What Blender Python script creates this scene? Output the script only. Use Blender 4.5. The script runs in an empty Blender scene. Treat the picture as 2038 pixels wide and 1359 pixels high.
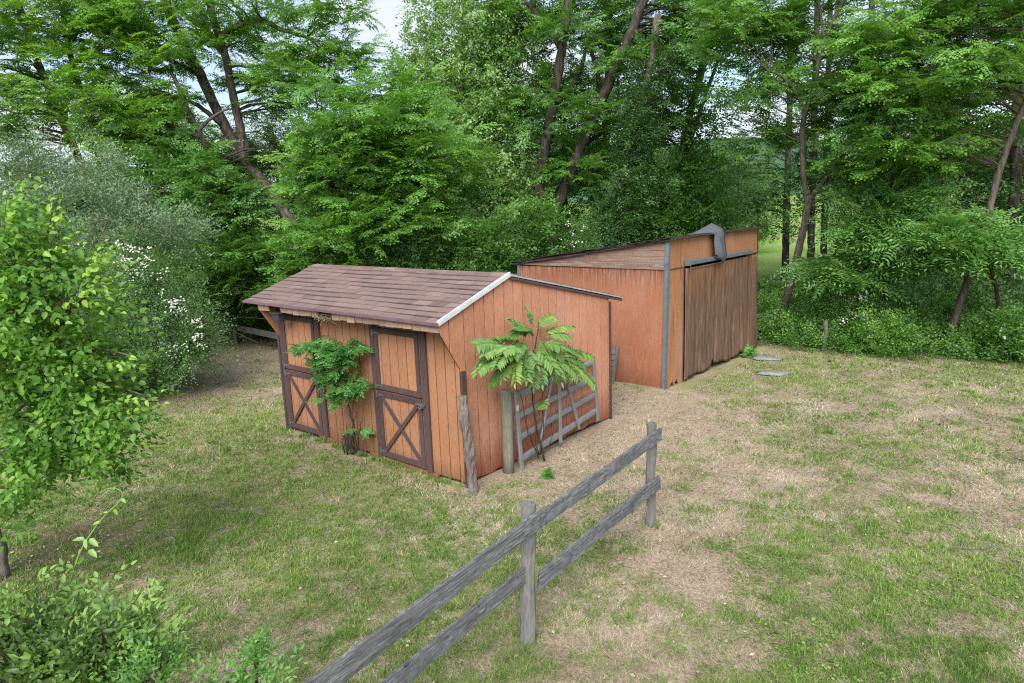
import bpy, math, random
import numpy as np
from mathutils import Matrix, Vector
R = math.radians
random.seed(7); rng = np.random.default_rng(7)
S = bpy.context.scene
COL = S.collection

# ------------------------------------------------------------------ camera, sky, sun, exposure
CAM_H = 3.7; FOC = 1366.0; PITCH = R(11.2); ROLL = 0.036
cf = np.array([0, math.cos(PITCH), -math.sin(PITCH)]); cu0 = np.array([0, math.sin(PITCH), math.cos(PITCH)]); cr0 = np.array([1., 0, 0])
cr = math.cos(ROLL)*cr0 - math.sin(ROLL)*cu0; cu = math.sin(ROLL)*cr0 + math.cos(ROLL)*cu0
CP = np.array([0, 0, CAM_H])
cam = bpy.data.cameras.new('camera'); cam.sensor_width = 36; cam.sensor_fit = 'HORIZONTAL'
cam.lens = 36*FOC/2038; cam.clip_start = 0.05; cam.clip_end = 6000
co = bpy.data.objects.new('camera', cam); COL.objects.link(co)
m = Matrix.Identity(4)
for i in range(3):
    m[i][0] = cr[i]; m[i][1] = cu[i]; m[i][2] = -cf[i]; m[i][3] = CP[i]
co.matrix_world = m
S.camera = co

SUN_EL, SUN_AZ = R(42), R(190)      # azimuth measured clockwise from +Y
w = bpy.data.worlds.new('World'); S.world = w; w.use_nodes = True
nt = w.node_tree; nt.nodes.clear()
def N(nt, t, **k):
    n = nt.nodes.new(t)
    for a, b in k.items(): setattr(n, a, b)
    return n
sky = N(nt, 'ShaderNodeTexSky', sky_type='NISHITA', sun_disc=False, sun_elevation=SUN_EL, sun_rotation=SUN_AZ, air_density=1.0, dust_density=1.5, ozone_density=1.0)
bg = N(nt, 'ShaderNodeBackground'); bg.inputs[1].default_value = 0.14
tc = N(nt, 'ShaderNodeTexCoord'); mp = N(nt, 'ShaderNodeMapping'); mp.inputs['Scale'].default_value = (1, 1, 2.6)
nz = N(nt, 'ShaderNodeTexNoise'); nz.inputs['Scale'].default_value = 3.2; nz.inputs['Detail'].default_value = 9; nz.inputs['Roughness'].default_value = 0.55
rp = N(nt, 'ShaderNodeValToRGB'); rp.color_ramp.elements[0].position = 0.36; rp.color_ramp.elements[1].position = 0.60
mx = N(nt, 'ShaderNodeMix', data_type='RGBA'); mx.inputs[7].default_value = (4.2, 4.5, 5.0, 1)
out = N(nt, 'ShaderNodeOutputWorld')
L = nt.links.new
L(tc.outputs['Generated'], mp.inputs[0]); L(mp.outputs[0], nz.inputs['Vector']); L(nz.outputs[0], rp.inputs[0]); L(rp.outputs[0], mx.inputs[0])
L(sky.outputs[0], mx.inputs[6]); L(mx.outputs[2], bg.inputs[0]); L(bg.outputs[0], out.inputs[0])
sl = bpy.data.lights.new('sun', 'SUN'); sl.energy = 3.2; sl.angle = R(42); sl.color = (1, 0.965, 0.90)
so = bpy.data.objects.new('sun', sl); COL.objects.link(so)
sd = Vector((math.sin(SUN_AZ)*math.cos(SUN_EL), math.cos(SUN_AZ)*math.cos(SUN_EL), math.sin(SUN_EL)))
so.rotation_euler = sd.to_track_quat('Z', 'Y').to_euler()
S.view_settings.view_transform = 'Standard'; S.view_settings.look = 'None'; S.view_settings.gamma = 1
S.view_settings.exposure = 0.62; S.view_settings.use_curve_mapping = False
S.render.engine = 'CYCLES'
c = S.cycles; c.max_bounces = 7; c.diffuse_bounces = 4; c.glossy_bounces = 2; c.transmission_bounces = 4; c.transparent_max_bounces = 4
c.use_denoising = False; c.pixel_filter_type = 'BLACKMAN_HARRIS'; c.filter_width = 1.15; c.caustics_reflective = False; c.caustics_refractive = False; c.use_adaptive_sampling = False

# ------------------------------------------------------------------ geometry helpers
def W(px, py, Y):
    d = (px-1019)/FOC*cr - (py-679.5)/FOC*cu + cf
    return CP + d*Y/d[1]
def G(px, py, z=0.0):
    d = (px-1019)/FOC*cr - (py-679.5)/FOC*cu + cf
    return CP + d*(z-CAM_H)/d[2]
def unit(v):
    v = np.asarray(v, float); return v/np.maximum(np.linalg.norm(v, axis=-1, keepdims=True), 1e-9)
def vnoise(x, y, s, seed=0):
    x = np.asarray(x)*s+seed*17.13; y = np.asarray(y)*s+seed*9.71
    xi = np.floor(x).astype(np.int64); yi = np.floor(y).astype(np.int64); fx = x-xi; fy = y-yi
    fx = fx*fx*(3-2*fx); fy = fy*fy*(3-2*fy)
    def h(a, b):
        n = (a*374761393+b*668265263+seed*982451653) & 0x7fffffff
        n = ((n ^ (n >> 13))*1274126177) & 0x7fffffff
        return ((n ^ (n >> 16)) & 0xffff)/65535.0
    return (h(xi, yi)*(1-fx)+h(xi+1, yi)*fx)*(1-fy)+(h(xi, yi+1)*(1-fx)+h(xi+1, yi+1)*fx)*fy
def fbm(x, y, s, seed=0, o=4):
    a = 0; t = 0
    for i in range(o):
        a = a+vnoise(x, y, s*2**i, seed+i)*0.55**i; t += 0.55**i
    return a/t
def ground_z(x, y):
    x = np.asarray(x, float); y = np.asarray(y, float)
    z = (fbm(x, y, 0.5, 3, 3)-0.5)*0.07 + np.clip(y-42, 0, 160)*0.022
    return z
def setprops(o, label=None, cat=None, group=None, kind=None):
    if label: o['label'] = label
    if cat: o['category'] = cat
    if group: o['group'] = group
    if kind: o['kind'] = kind
    return o
def thing(name, label, cat, loc=(0, 0, 0), rz=0.0, group=None):
    o = bpy.data.objects.new(name, None); COL.objects.link(o); o.location = [float(v) for v in loc]; o.rotation_euler = (0, 0, rz)
    o.empty_display_size = 0.2
    return setprops(o, label, cat, group)
def mesh_obj(name, V, F, mat, parent=None, tint=None, smooth=False, nf=None, extra=None):
    V = np.asarray(V, np.float32)
    me = bpy.data.meshes.new(name)
    if isinstance(F, np.ndarray):
        k = F.shape[1]; n = len(F)
        me.vertices.add(len(V)); me.vertices.foreach_set('co', V.ravel())
        me.loops.add(n*k); me.loops.foreach_set('vertex_index', F.astype(np.int32).ravel())
        me.polygons.add(n); me.polygons.foreach_set('loop_start', np.arange(0, n*k, k, dtype=np.int32))
        me.update(calc_edges=True)
    else:
        me.from_pydata([tuple(map(float, v)) for v in V], [], F)
    if tint is not None:
        a = me.attributes.new('tint', 'FLOAT', 'POINT'); a.data.foreach_set('value', np.asarray(tint, np.float32))
    if extra:
        for k2, v2 in extra.items():
            a = me.attributes.new(k2, 'FLOAT', 'POINT'); a.data.foreach_set('value', np.asarray(v2, np.float32))
    if smooth: me.polygons.foreach_set('use_smooth', np.ones(len(me.polygons), bool))
    me.materials.append(mat); me.update()
    o = bpy.data.objects.new(name, me); COL.objects.link(o)
    if parent: o.parent = parent
    return o
def dup(root, loc, rz, sc=None, label=None, group=None):
    r = root.copy(); COL.objects.link(r); r.location = loc; r.rotation_euler = (0, 0, rz)
    if sc: r.scale = (sc, sc, sc)
    if label: r['label'] = label
    if group: r['group'] = group
    for ch in list(root.children):
        k = ch.copy(); COL.objects.link(k); k.parent = r
        for g in ch.children:
            q = g.copy(); COL.objects.link(q); q.parent = k
    return r

class MB:
    def __init__(s): s.v = []; s.f = []; s.t = []
    def add(s, vs, fs, t=None):
        b = len(s.v); s.v += [tuple(map(float, v)) for v in vs]; s.f += [tuple(b+i for i in f) for f in fs]
        if t is None: t = random.random()
        s.t += [t]*len(vs) if not hasattr(t, '__len__') else list(t)
    def box(s, x0, x1, y0, y1, z0, z1, t=None):
        s.add([(x0,y0,z0),(x1,y0,z0),(x1,y1,z0),(x0,y1,z0),(x0,y0,z1),(x1,y0,z1),(x1,y1,z1),(x0,y1,z1)],
              [(0,3,2,1),(4,5,6,7),(0,1,5,4),(1,2,6,5),(2,3,7,6),(3,0,4,7)], t)
    def beam(s, p0, p1, w, t, n, jit=0.0, seg=1, warp=0.0, tint=None, bev=0.12):
        """board from p0 to p1: w wide across (perp. to n), t thick along n; chamfered edges"""
        p0 = np.array(p0, float); p1 = np.array(p1, float); d = unit(p1-p0); n = np.array(n, float); n = unit(n-d*(n@d)); u = np.cross(d, n)
        b = min(w, t)*bev
        prof = [(-w/2+b,-t/2),(w/2-b,-t/2),(w/2,-t/2+b),(w/2,t/2-b),(w/2-b,t/2),(-w/2+b,t/2),(-w/2,t/2-b),(-w/2,-t/2+b)]
        vs = []; ph = random.random()*6
        for i in range(seg+1):
            q = p0+(p1-p0)*i/seg
            q = q+u*warp*math.sin(i/seg*5+ph)*0.5+n*warp*math.sin(i/seg*4+ph*2)*0.5
            for a, c_ in prof:
                vs.append(q+u*(a+random.gauss(0, jit))+n*(c_+random.gauss(0, jit*0.6))+(d*random.gauss(0, jit*3) if i in (0, seg) else 0))
        fs = []
        for i in range(seg):
            for k in range(8):
                fs.append((i*8+k, i*8+(k+1) % 8, (i+1)*8+(k+1) % 8, (i+1)*8+k))
        fs.append(tuple(range(7, -1, -1))); fs.append(tuple(seg*8+k for k in range(8)))
        s.add(vs, fs, tint)
    def tube(s, pts, r, sides=8, jit=0.0, tint=None, cap=True, ridge=0.0):
        pts = np.array(pts, float); n = len(pts); r = np.full(n, r) if np.isscalar(r) else np.array(r, float)
        tg = np.gradient(pts, axis=0); tg = unit(tg); ref = np.array([0, 0, 1.]) if abs(tg[0][2]) < 0.9 else np.array([1., 0, 0])
        a = unit(np.cross(ref, tg[0])); vs = []
        ang = np.arange(sides)*2*math.pi/sides
        for i in range(n):
            a = unit(a-tg[i]*(a@tg[i])); b = np.cross(tg[i], a)
            rr = r[i]*(1+rng.normal(0, jit, sides)+ridge*np.cos(ang*3.0+i*0.15))
            vs += [pts[i]+(a*math.cos(k)+b*math.sin(k))*q for k, q in zip(ang, rr)]
        fs = []
        for i in range(n-1):
            for k in range(sides):
                fs.append((i*sides+k, i*sides+(k+1) % sides, (i+1)*sides+(k+1) % sides, (i+1)*sides+k))
        if cap: fs.append(tuple(range(sides-1, -1, -1))); fs.append(tuple((n-1)*sides+k for k in range(sides)))
        s.add(vs, fs, tint)
    def poly(s, pts2, lift, t=None):
        """pts2 -> list of 2d points; lift(u, v, side) -> 3d point; extrudes side 0..1"""
        n = len(pts2); vs = [lift(u, v, 0) for u, v in pts2]+[lift(u, v, 1) for u, v in pts2]
        fs = [tuple(range(n)), tuple(range(2*n-1, n-1, -1))]+[(i, i+n, (i+1) % n+n, (i+1) % n) for i in range(n)]
        s.add(vs, fs, t)
    def build(s, name, mat, parent=None, smooth=False, fix=True):
        o = mesh_obj(name, np.array(s.v), s.f, mat, parent, s.t, smooth)
        if fix:
            import bmesh
            bm = bmesh.new(); bm.from_mesh(o.data); bmesh.ops.recalc_face_normals(bm, faces=bm.faces); bm.to_mesh(o.data); bm.free()
        return o
def clip_band(poly, lo, hi):
    def clip(P, s, c_):
        o = []
        for i in range(len(P)):
            a, b = P[i], P[(i+1) % len(P)]; ia = s*a[0] >= s*c_; ib = s*b[0] >= s*c_
            if ia: o.append(a)
            if ia != ib:
                k = (c_-a[0])/(b[0]-a[0]); o.append((c_, a[1]+k*(b[1]-a[1])))
        return o
    P = clip(poly, 1, lo)
    return clip(P, -1, hi) if P else P
def smooth_path(pts, k=6, wob=0.0):
    P = np.array(pts, float); n = len(P); o = []
    Q = np.vstack([2*P[0]-P[1], P, 2*P[-1]-P[-2]])
    for i in range(1, n):
        a, b, c_, d = Q[i-1], Q[i], Q[i+1], Q[i+2]
        for j in range(k):
            t = j/k; o.append(0.5*((2*b)+(-a+c_)*t+(2*a-5*b+4*c_-d)*t*t+(-a+3*b-3*c_+d)*t**3))
    o.append(P[-1]); o = np.array(o)
    if wob: o[1:-1] += rng.normal(0, wob, (len(o)-2, 3))
    return o

# ------------------------------------------------------------------ materials
def mat(name, rough=0.8, spec=0.3):
    m = bpy.data.materials.new(name); m.use_nodes = True; nt = m.node_tree; b = nt.nodes['Principled BSDF']
    b.inputs['Roughness'].default_value = rough; b.inputs['Specular IOR Level'].default_value = spec
    return m, nt, b
def noise(nt, vec, scale, detail=4, rough=0.55, sc3=None, w=None):
    if sc3:
        mp = N(nt, 'ShaderNodeMapping'); mp.inputs['Scale'].default_value = sc3; nt.links.new(vec, mp.inputs[0]); vec = mp.outputs[0]
    n = N(nt, 'ShaderNodeTexNoise'); n.inputs['Scale'].default_value = scale; n.inputs['Detail'].default_value = detail; n.inputs['Roughness'].default_value = rough
    nt.links.new(vec, n.inputs['Vector']); return n.outputs['Fac']
def ramp(nt, fac, stops):
    r = N(nt, 'ShaderNodeValToRGB'); e = r.color_ramp.elements
    while len(e) < len(stops): e.new(0.5)
    for i, (p, c_) in enumerate(stops):
        e[i].position = p; e[i].color = (c_[0], c_[1], c_[2], 1) if hasattr(c_, '__len__') else (c_, c_, c_, 1)
    nt.links.new(fac, r.inputs[0]); return r.outputs[0]
def mixc(nt, fac, a, b, mode='MIX'):
    x = N(nt, 'ShaderNodeMix', data_type='RGBA', blend_type=mode)
    for s_, v in ((0, fac), (6, a), (7, b)):
        if hasattr(v, 'is_output'): nt.links.new(v, x.inputs[s_])
        else: x.inputs[s_].default_value = v if s_ == 0 else (v[0], v[1], v[2], 1)
    return x.outputs[2]
def math_(nt, op, a, b=None, clamp=False):
    x = N(nt, 'ShaderNodeMath', operation=op, use_clamp=clamp)
    for i, v in enumerate((a, b)):
        if v is None: continue
        if hasattr(v, 'is_output'): nt.links.new(v, x.inputs[i])
        else: x.inputs[i].default_value = v
    return x.outputs[0]
def attr(nt, name):
    a = N(nt, 'ShaderNodeAttribute', attribute_name=name); return a.outputs['Fac']
def objco(nt): return N(nt, 'ShaderNodeTexCoord').outputs['Object']
def bump(nt, b, h, strength=0.4, dist=0.01):
    x = N(nt, 'ShaderNodeBump'); x.inputs['Strength'].default_value = strength; x.inputs['Distance'].default_value = dist
    nt.links.new(h, x.inputs['Height']); nt.links.new(x.outputs[0], b.inputs['Normal'])
def sepz(nt, vec, ax=2):
    s_ = N(nt, 'ShaderNodeSeparateXYZ'); nt.links.new(vec, s_.inputs[0]); return s_.outputs[ax]

def wood_mat(name, cols, grain=(14, 14, 0.9), stain=(0.05, 0.035, 0.025), stain_lo=0.62, tintamt=0.25, bottom=None, rough=0.82, gscale=6, peel=None, fine=0.35, top=None):
    m, nt, b = mat(name, rough, 0.2); o = objco(nt)
    g = noise(nt, o, gscale, 7, 0.65, grain)
    col = ramp(nt, g, [(0.28, cols[0]), (0.5, cols[1]), (0.74, cols[2])])
    big = noise(nt, o, 1.3, 4, 0.6)
    col = mixc(nt, math_(nt, 'MULTIPLY', ramp(nt, big, [(0.35, 0.0), (0.7, 1.0)]), 0.35), col, tuple(v*0.72 for v in cols[1]))
    fd = noise(nt, o, 0.9, 5, 0.65, (1.6, 1.6, 0.8)); gy = sum(cols[2])/3; col = mixc(nt, math_(nt, 'MULTIPLY', ramp(nt, fd, [(0.42, 0.0), (0.68, 1.0)]), 0.42), col, tuple(v*0.78+gy*0.34 for v in cols[2]))
    t = attr(nt, 'tint')
    col = mixc(nt, tintamt, col, mixc(nt, t, tuple(v*0.62 for v in cols[1]), tuple(min(1, v*1.35) for v in cols[1])))
    st = noise(nt, o, 2.4, 6, 0.7, (grain[0]*0.28, grain[1]*0.28, grain[2]*0.5))
    col = mixc(nt, math_(nt, 'MULTIPLY', ramp(nt, st, [(stain_lo, 0.0), (stain_lo+0.16, 1.0)]), 0.8), col, stain)
    if peel:
        pn = noise(nt, o, 5, 8, 0.75, peel[2]); col = mixc(nt, ramp(nt, pn, [(peel[1], 0.0), (peel[1]+0.05, 1.0)]), col, peel[0])
    if bottom:
        z = sepz(nt, o); e = math_(nt, 'ADD', z, math_(nt, 'MULTIPLY', noise(nt, o, 4, 5, 0.6, (3, 3, 0.8)), bottom[1]))
        r_ = ramp(nt, e, [(bottom[0], 1.0), (bottom[0]+bottom[3], 0.0)]); col = mixc(nt, math_(nt, 'MULTIPLY', r_, bottom[4]), col, bottom[2])
    if top:   # rain streaks running down from the seam board, and bare weathered wood beside them
        z = sepz(nt, o); dr_ = noise(nt, o, 9, 6, 0.7, (2.2, 2.2, 0.05)); up_ = ramp(nt, z, [(0, 0), (1, 1)]) if False else math_(nt, 'MULTIPLY', math_(nt, 'SUBTRACT', z, top[0]-top[1]), 1.0/top[1], True)
        e = math_(nt, 'MULTIPLY', math_(nt, 'POWER', up_, 1.6), math_(nt, 'MULTIPLY', ramp(nt, dr_, [(0.42, 0.0), (0.60, 1.0)]), 0.9)); col = mixc(nt, e, col, (0.06, 0.035, 0.028))
        gp_ = noise(nt, o, 4, 7, 0.75, (2.4, 2.4, 0.3)); e = math_(nt, 'MULTIPLY', math_(nt, 'POWER', up_, 0.8), ramp(nt, gp_, [(0.54, 0.0), (0.62, 0.8)])); col = mixc(nt, e, col, (0.33, 0.27, 0.23))
    fn = noise(nt, o, 60, 3, 0.6, (1, 1, 0.25))
    col = mixc(nt, fine, col, ramp(nt, fn, [(0.3, 0.25), (0.7, 0.75)]), 'OVERLAY')
    nt.links.new(col, b.inputs['Base Color']); bump(nt, b, g, 0.5, 0.006)
    return m
M = {}
OR = [(0.29, 0.125, 0.062), (0.39, 0.18, 0.095), (0.46, 0.235, 0.135)]
M['front'] = wood_mat('orange_stained_siding', OR, bottom=(0.16, 0.3, (0.15, 0.085, 0.05), 0.30, 0.8), stain_lo=0.64)
PK = [(0.40, 0.165, 0.095), (0.52, 0.235, 0.142), (0.60, 0.30, 0.195)]
M['gable'] = wood_mat('faded_salmon_siding', PK, bottom=(0.32, 0.5, (0.20, 0.05, 0.022), 0.5, 0.75), stain_lo=0.62, peel=((0.10, 0.05, 0.04), 0.64, (2.6, 2.6, 0.8)))
M['groove'] = wood_mat('siding_groove', [(0.03, 0.013, 0.009), (0.05, 0.02, 0.013), (0.075, 0.03, 0.02)], tintamt=0)
M['ply'] = wood_mat('orange_plywood_sheet', [(0.25, 0.098, 0.052), (0.36, 0.148, 0.08), (0.45, 0.21, 0.13)], grain=(9, 9, 0.6), bottom=(0.15, 0.6, (0.13, 0.045, 0.025), 0.6, 0.75), stain_lo=0.66, tintamt=0.1, top=(2.36, 0.55))
M['plyfront'] = wood_mat('weathered_orange_plywood', [(0.26, 0.115, 0.05), (0.38, 0.175, 0.085), (0.47, 0.26, 0.15)], grain=(9, 9, 0.5), stain=(0.12, 0.055, 0.03), stain_lo=0.56, tintamt=0.1, peel=((0.33, 0.24, 0.17), 0.66, (9, 9, 0.7)))
M['door_ply'] = wood_mat('bare_brown_plywood', [(0.10, 0.052, 0.03), (0.22, 0.115, 0.06), (0.33, 0.19, 0.11)], grain=(10, 10, 0.45), stain=(0.05, 0.03, 0.028), stain_lo=0.55, tintamt=0.05, gscale=5, peel=((0.30, 0.24, 0.19), 0.66, (7, 7, 0.45)))
M['ply_old'] = wood_mat('peeling_gable_boards', [(0.15, 0.09, 0.065), (0.26, 0.16, 0.11), (0.36, 0.24, 0.175)], grain=(0.3, 9, 9), stain=(0.07, 0.045, 0.045), stain_lo=0.50, tintamt=0.2, gscale=5, peel=((0.27, 0.245, 0.24), 0.53, (0.5, 8, 8)))
M['trim'] = wood_mat('purple_brown_trim', [(0.045, 0.028, 0.028), (0.085, 0.053, 0.055), (0.14, 0.10, 0.10)], stain_lo=0.72, tintamt=0.35)
GR = [(0.075, 0.072, 0.068), (0.16, 0.155, 0.148), (0.28, 0.27, 0.26)]
M['rail'] = wood_mat('grey_weathered_wood', GR, grain=(2.0, 2.0, 2.0), stain=(0.05, 0.047, 0.047), stain_lo=0.60, tintamt=0.3, gscale=5)
M['post'] = wood_mat('grey_weathered_post', GR, grain=(16, 16, 0.8), stain=(0.05, 0.045, 0.042), stain_lo=0.60, tintamt=0.3)
M['logpost'] = wood_mat('cracked_log_wood', [(0.045, 0.035, 0.035), (0.16, 0.125, 0.12), (0.32, 0.27, 0.255)], grain=(18, 18, 1.0), stain_lo=0.56, tintamt=0.2)
M['roundpost'] = wood_mat('smooth_grey_post', [(0.12, 0.11, 0.085), (0.21, 0.20, 0.165), (0.30, 0.29, 0.25)], grain=(12, 12, 0.7), stain_lo=0.7)

def rail_mat():   # grain runs along local x of the fence
    m, nt, b = mat('grey_weathered_rail', 0.85, 0.2); o = objco(nt)
    g = noise(nt, o, 6, 8, 0.68, (0.45, 22, 22)); col = ramp(nt, g, [(0.32, (0.05, 0.052, 0.057)), (0.5, (0.155, 0.158, 0.168)), (0.68, (0.36, 0.36, 0.37))])
    p = noise(nt, o, 2.2, 7, 0.7, (0.9, 3, 3)); col = mixc(nt, ramp(nt, p, [(0.52, 0.0), (0.66, 0.75)]), col, (0.085, 0.08, 0.08))
    q = noise(nt, o, 3.3, 7, 0.75, (1.2, 5, 5)); col = mixc(nt, ramp(nt, q, [(0.58, 0.0), (0.70, 0.7)]), col, (0.42, 0.41, 0.39))
    k = noise(nt, o, 9, 3, 0.5, (0.8, 1.2, 1.2)); col = mixc(nt, ramp(nt, k, [(0.70, 0.0), (0.74, 0.8)]), col, (0.05, 0.042, 0.04))
    gn = N(nt, 'ShaderNodeNewGeometry'); nz_ = sepz(nt, gn.outputs['Normal'])
    li = noise(nt, o, 22, 5, 0.7); f_ = math_(nt, 'MULTIPLY', ramp(nt, nz_, [(0.3, 0.0), (0.8, 1.0)]), ramp(nt, li, [(0.42, 0.0), (0.55, 0.7)])); col = mixc(nt, f_, col, (0.10, 0.10, 0.085))
    fn = noise(nt, o, 55, 3, 0.6, (0.25, 1, 1)); col = mixc(nt, 0.4, col, ramp(nt, fn, [(0.3, 0.22), (0.7, 0.78)]), 'OVERLAY')
    nt.links.new(col, b.inputs['Base Color']); bump(nt, b, g, 0.7, 0.006); return m
M['fence_rail'] = rail_mat()

def bark_mat(name, cols, sc=1.0):
    m, nt, b = mat(name, 0.9, 0.15); o = objco(nt)
    g = noise(nt, o, 5*sc, 8, 0.7, (2.2, 2.2, 0.35)); col = ramp(nt, g, [(0.36, cols[0]), (0.5, cols[1]), (0.68, cols[2])])
    p = noise(nt, o, 1.1, 5, 0.65); col = mixc(nt, ramp(nt, p, [(0.56, 0.0), (0.68, 0.5)]), col, (cols[2][0]*1.1, cols[2][1]*1.15, cols[2][2]*1.0))
    nt.links.new(col, b.inputs['Base Color']); bump(nt, b, g, 1.0, 0.05); return m
M['bark'] = bark_mat('furrowed_bark', [(0.035, 0.029, 0.024), (0.12, 0.10, 0.086), (0.25, 0.22, 0.19)])
M['barkd'] = bark_mat('dark_furrowed_bark', [(0.022, 0.018, 0.015), (0.06, 0.05, 0.043), (0.13, 0.115, 0.10)])
M['bark2'] = bark_mat('grey_smooth_bark', [(0.07, 0.055, 0.045), (0.14, 0.115, 0.098), (0.21, 0.18, 0.155)], 2)
M['twig'] = bark_mat('twig_bark', [(0.035, 0.027, 0.02), (0.08, 0.062, 0.048), (0.14, 0.115, 0.09)], 4)

def leaf_mat(name, dark, mid, bright, trans=0.34, gloss=0.05, rough=0.45, back=None):
    m = bpy.data.materials.new(name); m.use_nodes = True; nt = m.node_tree; nt.nodes.clear(); L = nt.links.new
    def ds(c_): l_ = 0.3*c_[0]+0.6*c_[1]+0.1*c_[2]; return (c_[0]*1.0+l_*0.06, c_[1]*0.94+l_*0.06, c_[2]*0.92+l_*0.08)
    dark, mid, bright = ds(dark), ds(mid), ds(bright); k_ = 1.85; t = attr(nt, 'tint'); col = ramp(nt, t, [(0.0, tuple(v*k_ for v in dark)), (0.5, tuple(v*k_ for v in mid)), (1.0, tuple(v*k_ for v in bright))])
    if back:
        gn = N(nt, 'ShaderNodeNewGeometry'); col = mixc(nt, gn.outputs['Backfacing'], col, back)
    d = N(nt, 'ShaderNodeBsdfDiffuse'); L(col, d.inputs[0])
    tr = N(nt, 'ShaderNodeBsdfTranslucent'); L(mixc(nt, 1.0, col, (1.15, 1.12, 0.55), 'MULTIPLY'), tr.inputs[0])
    gl = N(nt, 'ShaderNodeBsdfAnisotropic') if False else N(nt, 'ShaderNodeBsdfGlossy'); gl.inputs['Roughness'].default_value = max(rough, 0.5)
    a = N(nt, 'ShaderNodeMixShader'); a.inputs[0].default_value = trans; L(d.outputs[0], a.inputs[1]); L(tr.outputs[0], a.inputs[2])
    b = N(nt, 'ShaderNodeMixShader'); b.inputs[0].default_value = gloss; L(a.outputs[0], b.inputs[1]); L(gl.outputs[0], b.inputs[2])
    o = N(nt, 'ShaderNodeOutputMaterial'); L(b.outputs[0], o.inputs[0]); return m
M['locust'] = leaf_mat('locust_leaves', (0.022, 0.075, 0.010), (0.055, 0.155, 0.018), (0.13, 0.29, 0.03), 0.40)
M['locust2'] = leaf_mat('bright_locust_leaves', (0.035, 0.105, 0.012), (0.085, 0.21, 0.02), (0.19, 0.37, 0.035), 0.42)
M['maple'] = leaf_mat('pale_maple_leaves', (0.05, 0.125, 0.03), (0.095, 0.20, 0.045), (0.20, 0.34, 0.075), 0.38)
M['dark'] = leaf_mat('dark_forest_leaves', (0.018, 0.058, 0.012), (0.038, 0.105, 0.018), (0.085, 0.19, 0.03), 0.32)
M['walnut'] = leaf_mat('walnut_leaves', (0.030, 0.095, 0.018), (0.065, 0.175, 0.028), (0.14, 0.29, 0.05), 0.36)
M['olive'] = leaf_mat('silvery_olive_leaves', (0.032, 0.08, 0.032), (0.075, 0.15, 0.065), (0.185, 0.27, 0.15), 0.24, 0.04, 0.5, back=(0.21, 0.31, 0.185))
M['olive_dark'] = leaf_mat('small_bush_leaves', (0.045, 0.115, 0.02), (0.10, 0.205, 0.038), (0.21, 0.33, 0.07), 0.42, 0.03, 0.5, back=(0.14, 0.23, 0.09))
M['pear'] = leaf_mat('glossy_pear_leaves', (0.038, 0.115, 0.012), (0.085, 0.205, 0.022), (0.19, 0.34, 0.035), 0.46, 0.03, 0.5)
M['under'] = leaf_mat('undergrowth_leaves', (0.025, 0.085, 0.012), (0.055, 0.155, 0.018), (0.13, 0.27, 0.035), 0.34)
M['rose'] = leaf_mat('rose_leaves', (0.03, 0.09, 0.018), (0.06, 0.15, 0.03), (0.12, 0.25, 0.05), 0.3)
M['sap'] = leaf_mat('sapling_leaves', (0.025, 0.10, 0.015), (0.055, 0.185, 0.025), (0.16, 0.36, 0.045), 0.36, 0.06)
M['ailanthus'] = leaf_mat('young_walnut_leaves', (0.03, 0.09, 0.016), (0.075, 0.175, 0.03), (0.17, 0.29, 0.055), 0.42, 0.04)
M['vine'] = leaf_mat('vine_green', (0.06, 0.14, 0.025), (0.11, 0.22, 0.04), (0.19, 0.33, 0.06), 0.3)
def plain(name, colr, rough=0.6, metal=0.0, n=None, amt=0.3, bumpd=0.002, spec=0.4):
    m, nt, b = mat(name, rough, spec); b.inputs['Metallic'].default_value = metal; o = objco(nt)
    g = noise(nt, o, n or 12, 6, 0.65); col = ramp(nt, g, [(0.3, tuple(v*(1-amt) for v in colr)), (0.7, tuple(min(1, v*(1+amt)) for v in colr))])
    t = attr(nt, 'tint'); col = mixc(nt, 0.25, col, mixc(nt, t, tuple(v*0.6 for v in colr), tuple(min(1, v*1.3) for v in colr)))
    nt.links.new(col, b.inputs['Base Color']); bump(nt, b, g, 0.5, bumpd); return m
M['petal'] = plain('white_petals', (0.60, 0.59, 0.55), 0.6)
M['galv'] = plain('dull_galvanised_steel', (0.26, 0.27, 0.28), 0.5, 0.35, 9, 0.25)
M['galv2'] = plain('pale_metal_edging', (0.42, 0.43, 0.44), 0.5, 0.1, 9, 0.3)
M['bluegrey'] = plain('blue_grey_steel', (0.15, 0.19, 0.215), 0.5, 0.2, 7, 0.3)
M['purple'] = plain('mauve_drip_edge', (0.20, 0.115, 0.145), 0.5, 0.1, 6, 0.2)
M['white'] = plain('white_rake_trim', (0.56, 0.565, 0.58), 0.5, 0.0, 8, 0.15)
M['darkmetal'] = plain('dark_rusty_metal', (0.06, 0.06, 0.062), 0.6, 0.3, 10, 0.4)
M['hinge'] = plain('grey_hinge_metal', (0.17, 0.18, 0.18), 0.5, 0.4, 20, 0.4)
M['felt'] = plain('grey_roofing_felt', (0.10, 0.105, 0.125), 0.9, 0, 40, 0.3, 0.004)
M['felt_ground'] = plain('faded_felt_scrap', (0.24, 0.245, 0.27), 0.9, 0, 18, 0.35, 0.004)
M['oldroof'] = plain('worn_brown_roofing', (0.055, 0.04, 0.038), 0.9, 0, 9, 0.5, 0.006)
M['nest'] = plain('dry_nest_straw', (0.30, 0.24, 0.17), 0.95, 0, 30, 0.5)
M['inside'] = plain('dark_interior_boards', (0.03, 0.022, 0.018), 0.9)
M['soffit'] = plain('weathered_shingle_strip', (0.36, 0.245, 0.19), 0.85, 0, 30, 0.3)
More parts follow.
